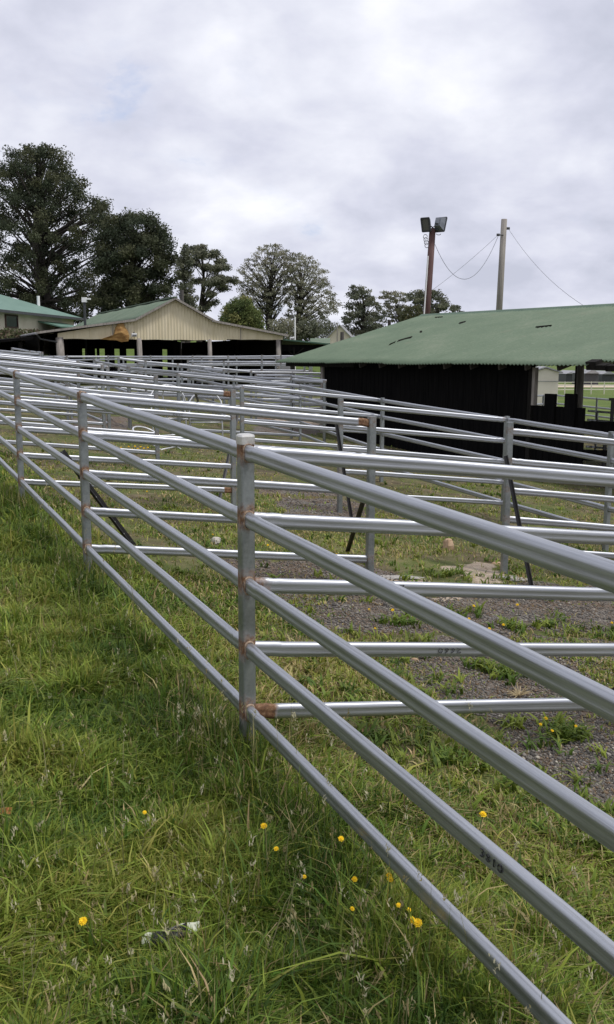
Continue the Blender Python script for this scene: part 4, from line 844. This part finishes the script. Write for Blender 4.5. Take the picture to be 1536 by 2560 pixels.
for q, s in ((i1, -1), (i2, 1)):
    mb = MB(); mb.tube([q, q+np.array([-.3*s, .1, 0])], .03, 6); mb.tube([q-np.array([.07, 0, 0]), q+np.array([.07, 0, 0])], .06, 8); sub(mb, 'insulator', M['dark_trim'], wp)
def wire(label, a, b, sag, r=.016):
    a = np.array(a); b = np.array(b); mb = MB(); mb.tube([a+(b-a)*t-UP*sag*4*t*(1-t) for t in np.linspace(0, 1, 22)], r, 5); return thing(mb, 'overhead_wire', M['dark_trim'], a, label, 'wire')
wire('slack cable drooping between the floodlight pole and the bare pole', at(1088, 611, D1), at(1246, 590, D2-.2), 1.72, .0095)
wire('straight thin wire rising left to right from low on the floodlight pole', at(1083, 724, D1+.2), i1, .08, .007)
wire('stay wire running down right from the bare pole to the roof', i2, at(1466, 768, 33), .35, .0065)
# ---------------------------------------------------------------- things beyond the open shed bay
q = at(1362, 919, 43); a_ = math.radians(-8); ex = np.array([math.cos(a_), math.sin(a_), 0]); ey = np.array([-math.sin(a_), math.cos(a_), 0]); o = at(1330, 1000, 43)
hb = empty('cream_hut', (o[0], o[1], gz(o)), 'small cream hut with a shallow grey gable roof in the pasture', 'hut'); w_ = 62/F_*43; zt = at(1362, 921, 43)[2]; ze = at(1331, 930, 43)[2]; b = gz(o)-.3; mb = MB()
def H(x, y, z_): return np.array([o[0], o[1], 0])+ex*x+ey*y+UP*z_
mb.add([H(0, 0, b), H(w_, 0, b), H(w_, 3, b), H(0, 3, b), H(0, 0, ze), H(w_, 0, ze), H(w_, 3, ze), H(0, 3, ze), H(w_/2, 0, zt), H(w_/2, 3, zt)], [(0, 1, 5, 8, 4), (1, 2, 6, 5), (2, 3, 7, 9, 6), (3, 0, 4, 7)]); sub(mb, 'wall', M['white_wall'], hb)
mb = MB(); V = [H(-.12, -.12, ze-.03), H(w_/2, -.12, zt+.03), H(w_+.18, -.12, ze-.05), H(-.12, 3.1, ze-.03), H(w_/2, 3.1, zt+.03), H(w_+.18, 3.1, ze-.05)]; mb.add(V+[v+UP*.06 for v in V], [(0, 1, 4, 3), (1, 2, 5, 4), (6, 9, 10, 7), (7, 10, 11, 8), (0, 6, 7, 1), (1, 7, 8, 2), (2, 8, 11, 5), (3, 9, 6, 0)]); sub(mb, 'roof', M['grey_roof'], hb)
mb = MB(); mb.box(H(w_/2, -.012, at(1362, 953, 43)[2]), (w_, .02, .025), (ex, ey, UP)); sub(mb, 'joint_strip', M['grey_roof'], hb)
for i, (px, y0, y1, wpx, D, lb) in enumerate(((1428, 926, 934, 44, 190, 'far grey roofed shed nearest the cream hut'), (1470, 923, 933, 36, 170, 'far grey roofed shed behind the rear shed post'), (1512, 927, 935, 34, 190, 'far grey roofed shed at the right edge of the pasture'))):
    q = at(px, y1, D); w_ = wpx/F_*D; zr_ = at(px, y0, D)[2]; root = empty('distant_shed', (q[0], q[1], gz(q)), lb, 'shed'); b = gz(q)-.5
    mb = MB(); V = [(q[0]-w_/2, q[1]-3, q[2]), (q[0]+w_/2, q[1]-3, q[2]), (q[0]+w_/2, q[1]+6, q[2]), (q[0]-w_/2, q[1]+6, q[2]), (q[0], q[1]-3, zr_), (q[0], q[1]+6, zr_)]; mb.add(V, [(0, 1, 4), (1, 2, 5, 4), (2, 3, 5), (3, 0, 4, 5)]); sub(mb, 'roof', M['grey_roof'], root)
    mb = MB(); mb.box((q[0], q[1]+1.5, (q[2]+b)/2), (w_*.92, 8, q[2]-b)); sub(mb, 'wall', M['dark_trim'], root)
mb = MB(); V = []
for px in range(1300, 1700, 20):
    for D in (150, 168): q = at(px, 946, D); V.append((q[0], q[1], gz(q)+.03))
n = len(V)//2; mb.add(V, [(2*i, 2*i+2, 2*i+3, 2*i+1) for i in range(n-1)]); rd = mb.build('dirt_road', M['tan_road']); rd['kind'] = 'structure'
def rail_white(label, D, dx):
    a, b = at(1380, 950, D), at(1640, 950, D+4); root = empty('rail_fence', (a[0], a[1], gz(a)), label, 'fence'); mb = MB()
    for zz in (.55, 1.0): mb.beam((a[0], a[1], gz(a)+zz), (b[0], b[1], gz(b)+zz), .05, .09)
    sub(mb, 'rail', M['white_wall'], root); nn = 9
    for i in range(nn):
        p = a+(b-a)*i/(nn-1); mb = MB(); mb.beam((p[0], p[1], gz(p)-.1), (p[0], p[1], gz(p)+1.1), .09, .09); sub(mb, 'post', M['white_wall'], root)
rail_white('far pale rail fence along the dirt road beyond the pasture', 140, 0); rail_white('pale rail fence in the dry grass at the pasture top', 105, 0)
# ---------------------------------------------------------------- trees
def leaves(C, S_, col, n):
    d = RG.normal(size=(n, 3)); d /= np.linalg.norm(d, axis=1)[:, None]; e = RG.normal(size=(n, 3)); s = np.cross(d, e); s /= np.linalg.norm(s, axis=1)[:, None]
    L = S_[:, None]; V = np.stack([C-d*L*.5, C+s*L*.26, C+d*L*.5, C-s*L*.26], 1).reshape(-1, 3); return V, np.arange(n*4).reshape(n, 4), np.repeat(col, 4, 0)
def tree(name, label, cat, D, outline, tx, by_, nc, cr, lpc, ls, pal, bark, tr, group=None, gap=.0, trunk_top=.75, limb_from=.25, flat=.6, lean=0, pads=None):
    rows = sorted(outline); ys = np.array([r[0] for r in rows], float); xl = np.array([r[1] for r in rows], float); xr = np.array([r[2] for r in rows], float)
    base = at(tx, 897, D); base[2] = gz(base); root = empty(name, base, label, cat, group); y0, y1 = ys[0], ys[-1]
    top = at(.5*(xl[0]+xr[0]), y0, D); zb = base[2]; tp = base+(top-base)*trunk_top; tp[0] = base[0]+(np.interp(y0+(y1-y0)*(1-trunk_top), ys, (xl+xr)/2)-tx)/F_*D*.5
    mb = MB(); tp_pts = [base-UP*.5+(tp-base)*t+np.array([math.sin(t*5+tx)*tr*.7, math.cos(t*4+tx)*tr*.5, 0])*t for t in np.linspace(0, 1, 7)]; mb.tube(tp_pts, tr, 9, sc=[1.25, 1, .9, .78, .62, .45, .25])
    Cs = []; k = 0
    while len(Cs) < nc and k < nc*60:
        k += 1; y = y0+(y1-y0)*rnd.random()**.9; a, b = np.interp(y, ys, xl), np.interp(y, ys, xr); rpx = cr/D*F_
        if b-a < rpx*.9: x = (a+b)/2
        else: x = rnd.uniform(a+rpx*.75, b-rpx*.75) if b-a > rpx*1.6 else (a+b)/2+rnd.uniform(-.1, .1)*rpx
        hw = (b-a)/2/F_*D; off = (x-(a+b)/2)/F_*D; dmax = math.sqrt(max(.05, hw*hw-off*off)); dy = rnd.uniform(-dmax, dmax)*.85
        p = at(x, min(y1, max(y0+rpx*flat*.6, y)), D)+np.array([0, dy, 0])
        if all((p-q[0])[0]**2+(p-q[0])[1]**2+((p-q[0])[2]*1.3)**2 > (cr*(.62+gap))**2 for q in Cs): Cs.append((p, cr*rnd.uniform(.7, 1.2)))
    if pads:
        Cs = []
        for x, y, rx in pads:
            R_ = rx/F_*D; c = at(x, y, D)+np.array([0, rnd.uniform(-1, 1)*2.2, 0])
            for _ in range(max(4, int(rx/2.6))): Cs.append((c+np.array([rnd.uniform(-1, 1)*R_*.75, rnd.uniform(-1, 1)*R_*.75, rnd.uniform(-.25, .25)*R_]), cr*rnd.uniform(.7, 1.15)))
    Vs, Fs, Cc, off = [], [], [], 0
    for p, r in Cs:
        n = int(lpc*rnd.uniform(.75, 1.25)); d = RG.normal(size=(n, 3)); d /= np.linalg.norm(d, axis=1)[:, None]; rr = r*RG.random(n)**.45
        bump = 1+.35*np.sin(d[:, 0]*5+p[0]*3)*np.sin(d[:, 1]*5+p[2]*2)
        C = p+d*(rr*bump)[:, None]*np.array([1, 1, flat]); base_c = np.array(pal[rnd.randrange(len(pal))])*rnd.uniform(.8, 1.2)
        V, F, c = leaves(C, RG.uniform(.6, 1.3, n)*ls, base_c*RG.uniform(.7, 1.35, (n, 1)), n); Vs.append(V); Fs.append(F+off); Cc.append(c); off += len(V)
        t = min(.96, max(limb_from, ((p[2]-zb)/(tp[2]-zb)-.22*rnd.uniform(.6, 1.3)))); q = tp_pts[0]+(tp-tp_pts[0])*t
        i = min(5, int(t*6)); q = np.array(tp_pts[i])+(np.array(tp_pts[i+1])-np.array(tp_pts[i]))*(t*6-i); m = (q+p)/2+np.array([rnd.uniform(-.5, .5), rnd.uniform(-.5, .5), rnd.uniform(-.2, .7)])*cr*.4
        if rnd.random() < (.35 if pads else .5): mb.tube([q, m, p], tr*(.30 if not pads else .26)*rnd.uniform(.3, .9), 5, sc=(1, .6, .18))
    sub(mb, 'trunk', bark, root, smooth=True)
    o = mesh_np('crown', np.concatenate(Vs), [np.concatenate(Fs)], M['leaf'], np.concatenate(Cc), base); o.location = (0, 0, 0); o.parent = root; return root
PINE = [(.055, .068, .040), (.070, .080, .044), (.084, .090, .048), (.044, .056, .034)]; GREY = [(.19, .195, .135), (.235, .235, .165), (.195, .185, .125), (.265, .26, .185)]; MID = [(.125, .135, .092), (.155, .160, .105), (.105, .118, .08)]; BUSH = [(.11, .14, .045), (.15, .17, .055), (.085, .115, .04), (.19, .19, .07)]
tree('pine_tree', 'huge dark pine, tallest and farthest left', 'tree', 100, [(366, 55, 105), (386, 15, 165), (417, -8, 203), (464, -30, 240), (510, -45, 286), (557, -60, 306), (620, -70, 310), (690, -70, 300), (760, -50, 265), (800, -30, 200)], 121, 800, 330, .95, 230, .25, PINE, M['bark'], .85, trunk_top=.8, gap=.22, flat=.8)
tree('pine_tree', 'dark broad pine right of the tallest one, behind the barn roof', 'tree', 92, [(534, 335, 358), (545, 275, 395), (575, 230, 434), (605, 222, 446), (645, 220, 456), (700, 235, 448), (750, 205, 440), (790, 190, 420)], 330, 800, 230, .9, 240, .25, PINE, M['bark'], .5, flat=.8)
tree('pine_tree', 'slender dark pine with a shaggy column crown behind the barn apex', 'tree', 88, [(614, 450, 480), (640, 440, 490), (680, 436, 485), (720, 442, 492), (750, 448, 498), (780, 450, 500)], 470, 800, 40, .55, 150, .22, MID, M['bark'], .32, gap=.3)
tree('pine_tree', 'open layered pine with bare limbs between the barn apex and the pale trees', 'tree', 95, [(614, 475, 515), (632, 470, 555), (655, 480, 576), (690, 490, 586), (718, 500, 590), (745, 480, 545), (770, 470, 520)], 500, 800, 70, .58, 150, .21, MID+GREY[:2], M['bark'], .36, gap=.65, flat=.6, trunk_top=.85, pads=[(492, 622, 24), (520, 634, 26), (546, 650, 20), (478, 652, 18), (560, 672, 15), (540, 690, 28), (512, 668, 14), (574, 700, 15), (528, 712, 18), (556, 716, 18), (536, 738, 10), (526, 757, 16), (510, 770, 9), (488, 700, 14), (500, 640, 22), (534, 672, 22), (555, 695, 20), (545, 708, 22)])
tree('gum_tree', 'pale open-crowned tree with a straight dark trunk, left of the pair', 'tree', 100, [(609, 650, 706), (628, 632, 728), (650, 604, 740), (680, 588, 746), (710, 584, 742), (735, 588, 734), (765, 620, 722), (785, 640, 708)], 675, 830, 190, .5, 68, .18, GREY, M['bark'], .42, gap=.75, limb_from=.3, flat=.55, trunk_top=.9)
tree('gum_tree', 'pale open-crowned tree with forked trunks, right of the pair', 'tree', 100, [(632, 718, 758), (652, 702, 798), (678, 698, 824), (705, 698, 836), (730, 702, 836), (752, 704, 856), (778, 704, 854), (800, 715, 810)], 745, 840, 230, .5, 68, .18, GREY, M['bark'], .36, gap=.75, limb_from=.2, flat=.55, trunk_top=.85)
tree('leafy_tree', 'small bright green rounded tree over the right barn roof', 'tree', 66, [(742, 592, 618), (760, 562, 640), (785, 545, 655), (815, 550, 668), (840, 555, 668)], 605, 840, 110, .5, 150, .16, BUSH, M['bark'], .2, flat=.8, gap=.35)
tree('pine_tree', 'dark layered pine beyond the cottage', 'tree', 110, [(713, 874, 892), (726, 862, 928), (745, 864, 952), (770, 860, 966), (790, 842, 974), (805, 842, 975), (822, 855, 965), (838, 880, 930)], 902, 850, 85, .65, 120, .24, MID, M['bark'], .5, gap=.4, flat=.5)
tree('pine_tree', 'thin airy pine between the cottage pine and the red brown pole', 'tree', 115, [(728, 948, 1016), (742, 944, 1024), (765, 955, 1022), (790, 962, 1020), (806, 975, 1020)], 1004, 830, 44, .55, 90, .23, GREY, M['bark'], .3, gap=.7, flat=.4, trunk_top=.9)
tree('pine_tree', 'round topped pine behind the red brown floodlight pole', 'tree', 112, [(725, 1040, 1092), (735, 1010, 1104), (750, 1004, 1124), (766, 1002, 1152), (785, 1000, 1160), (803, 1000, 1156)], 1060, 830, 80, .65, 130, .24, MID, M['bark'], .4, gap=.3, flat=.55)
def shrub(label, px, py, D, rx, rz, pal, seed, name='shrub'):
    c = at(px, py, D); b = gz(c); root = empty(name, (c[0], c[1], b), label, 'shrub'); n = 2600; Vs = []; d = RG.normal(size=(n, 3)); d /= np.linalg.norm(d, axis=1)[:, None]; r = RG.random(n)**.4*(1+.3*np.sin(d[:, 0]*6+seed)*np.cos(d[:, 2]*5))
    C = c+d*r[:, None]*np.array([rx, rx, rz]); C[:, 2] = np.maximum(C[:, 2], b-.1); V, F, cc = leaves(C, RG.uniform(.6, 1.3, n)*.22, np.array(pal)[RG.integers(0, len(pal), n)]*RG.uniform(.7, 1.3, (n, 1)), n)
    o = mesh_np('foliage', V, [F], M['leaf'], cc, (c[0], c[1], b)); o.location = (0, 0, 0); o.parent = root; mb = MB()
    for i in range(5): mb.tube([(c[0], c[1], b-.1), c+np.array([rnd.uniform(-1, 1)*rx*.6, rnd.uniform(-1, 1)*rx*.6, rz*.3])], .05, 5, sc=(1, .4))
    sub(mb, 'stem', M['bark'], root)
shrub('brownish hedge bush below the house window', 28, 846, 50, 1.7, .5, [(.09, .09, .045), (.12, .09, .06), (.07, .085, .035)], 1)
shrub('low scrub bush behind the awning roof, under the forked tree', 772, 828, 84, 1.2, 1.0, MID, 2); shrub('grey scrub bush left of the white pole', 712, 824, 84, 1.5, 1.0, GREY, 3); shrub('low brown green bush at the foot of the round topped pine', 1035, 795, 90, 1.6, 1.3, [(.06, .07, .03), (.08, .075, .035)], 4); shrub('dim scrub right of the cottage gable', 812, 822, 128, 2, 1.4, MID, 5)
# ---------------------------------------------------------------- light, sky, camera
el, sa = math.radians(60), math.radians(112)      # sun high behind the cloud, to the right
w = bpy.data.worlds.new('World'); S.world = w; w.use_nodes = True; t = w.node_tree; bg = t.nodes['Background']
def wn_(ty, **k):
    q = t.nodes.new(ty)
    for a, v in k.items(): setattr(q, a, v)
    return q
def wl(a, b): t.links.new(a, b)
sky = wn_('ShaderNodeTexSky', sky_type='NISHITA'); sky.sun_disc = False; sky.sun_elevation = el; sky.sun_rotation = sa; sky.air_density = 1.0; sky.dust_density = 1.2
tc = wn_('ShaderNodeTexCoord'); sx = wn_('ShaderNodeSeparateXYZ'); wl(tc.outputs['Generated'], sx.inputs[0])
def wm(op, a, b=None, c=None, clamp=False):
    q = wn_('ShaderNodeMath', operation=op, use_clamp=clamp)
    for v, i in ((a, 0), (b, 1), (c, 2)):
        if v is None: continue
        if hasattr(v, 'is_output'): wl(v, q.inputs[i])
        else: q.inputs[i].default_value = v
    return q.outputs[0]
zz = wm('ADD', wm('MAXIMUM', sx.outputs[2], 0.0), .42)
cv = wn_('ShaderNodeCombineXYZ'); wl(wm('DIVIDE', sx.outputs[0], zz), cv.inputs[0]); wl(wm('DIVIDE', sx.outputs[1], zz), cv.inputs[1]); wl(wm('MULTIPLY', sx.outputs[2], .8), cv.inputs[2])
def wnoise(scale, det, rough, dist, off):
    mp = wn_('ShaderNodeMapping'); mp.inputs['Location'].default_value = off; wl(cv.outputs[0], mp.inputs[0]); q = wn_('ShaderNodeTexNoise'); q.inputs['Scale'].default_value = scale; q.inputs['Detail'].default_value = det; q.inputs['Roughness'].default_value = rough; q.inputs['Distortion'].default_value = dist; wl(mp.outputs[0], q.inputs['Vector']); return q.outputs['Fac']
def wramp(f, st):
    r = wn_('ShaderNodeValToRGB'); e = r.color_ramp.elements
    while len(e) < len(st): e.new(.5)
    for q, (p, c) in zip(e, st): q.position = p; q.color = (*c, 1)
    wl(f, r.inputs[0]); return r.outputs[0]
def wmix(f, a, b):
    q = wn_('ShaderNodeMix', data_type='RGBA')
    for v, i in ((f, 0), (a, 6), (b, 7)):
        if hasattr(v, 'is_output'): wl(v, q.inputs[i])
        else: q.inputs[i].default_value = v
    return q.outputs[2]
big = wnoise(1.7, 3, .45, .1, (5.2, 9.1, 0)); med = wnoise(5.2, 9, .52, .12, (14.1, 3.6, 1)); cov = wnoise(3.4, 8, .58, .2, (6.3, 12.4, 2))
shade = wm('ADD', wm('MULTIPLY', big, .48), wm('MULTIPLY', med, .52))
cloud = wramp(shade, [(.37, (4.75, 4.95, 5.9)), (.455, (5.75, 5.9, 6.9)), (.53, (6.75, 6.9, 7.7)), (.63, (8.2, 8.3, 8.9))])
mask = wramp(cov, [(.30, (.25, .25, .25)), (.37, (.9, .9, .9)), (.43, (1, 1, 1))])
blue = wmix(.55, sky.outputs[0], (5.6, 6.2, 8.4, 1))
wl(wmix(mask, blue, cloud), bg.inputs[0]); bg.inputs[1].default_value = .10
sd = bpy.data.lights.new('sun', 'SUN'); sd.energy = 2.1; sd.angle = math.radians(10); sd.color = (1, .965, .91); so = bpy.data.objects.new('sun', sd); COL.objects.link(so)
sdir = Vector((math.sin(sa)*math.cos(el), math.cos(sa)*math.cos(el), math.sin(el))); so.rotation_euler = sdir.to_track_quat('Z', 'Y').to_euler(); so.location = (0, 0, 40)
for o in list(S.objects):
    if o.parent is None and o.type != 'LIGHT': o.location.z += EYE
cd = bpy.data.cameras.new('camera'); co = bpy.data.objects.new('camera', cd); COL.objects.link(co); cd.sensor_fit = 'VERTICAL'; cd.sensor_height = 36; cd.lens = F_/2560*36; cd.clip_start = .05; cd.clip_end = 4000
co.matrix_world = Matrix.Translation((0, 0, EYE)) @ Matrix.Rotation(math.pi/2-PIT, 4, 'X') @ Matrix.Rotation(ROLL, 4, 'Z'); S.camera = co
S.view_settings.view_transform = 'Standard'; S.view_settings.look = 'None'; S.view_settings.gamma = 1; S.view_settings.exposure = .30
S.render.engine = 'CYCLES'; S.cycles.max_bounces = 6; S.cycles.diffuse_bounces = 3; S.cycles.glossy_bounces = 3; S.cycles.transmission_bounces = 3
S.cycles.use_denoising = True
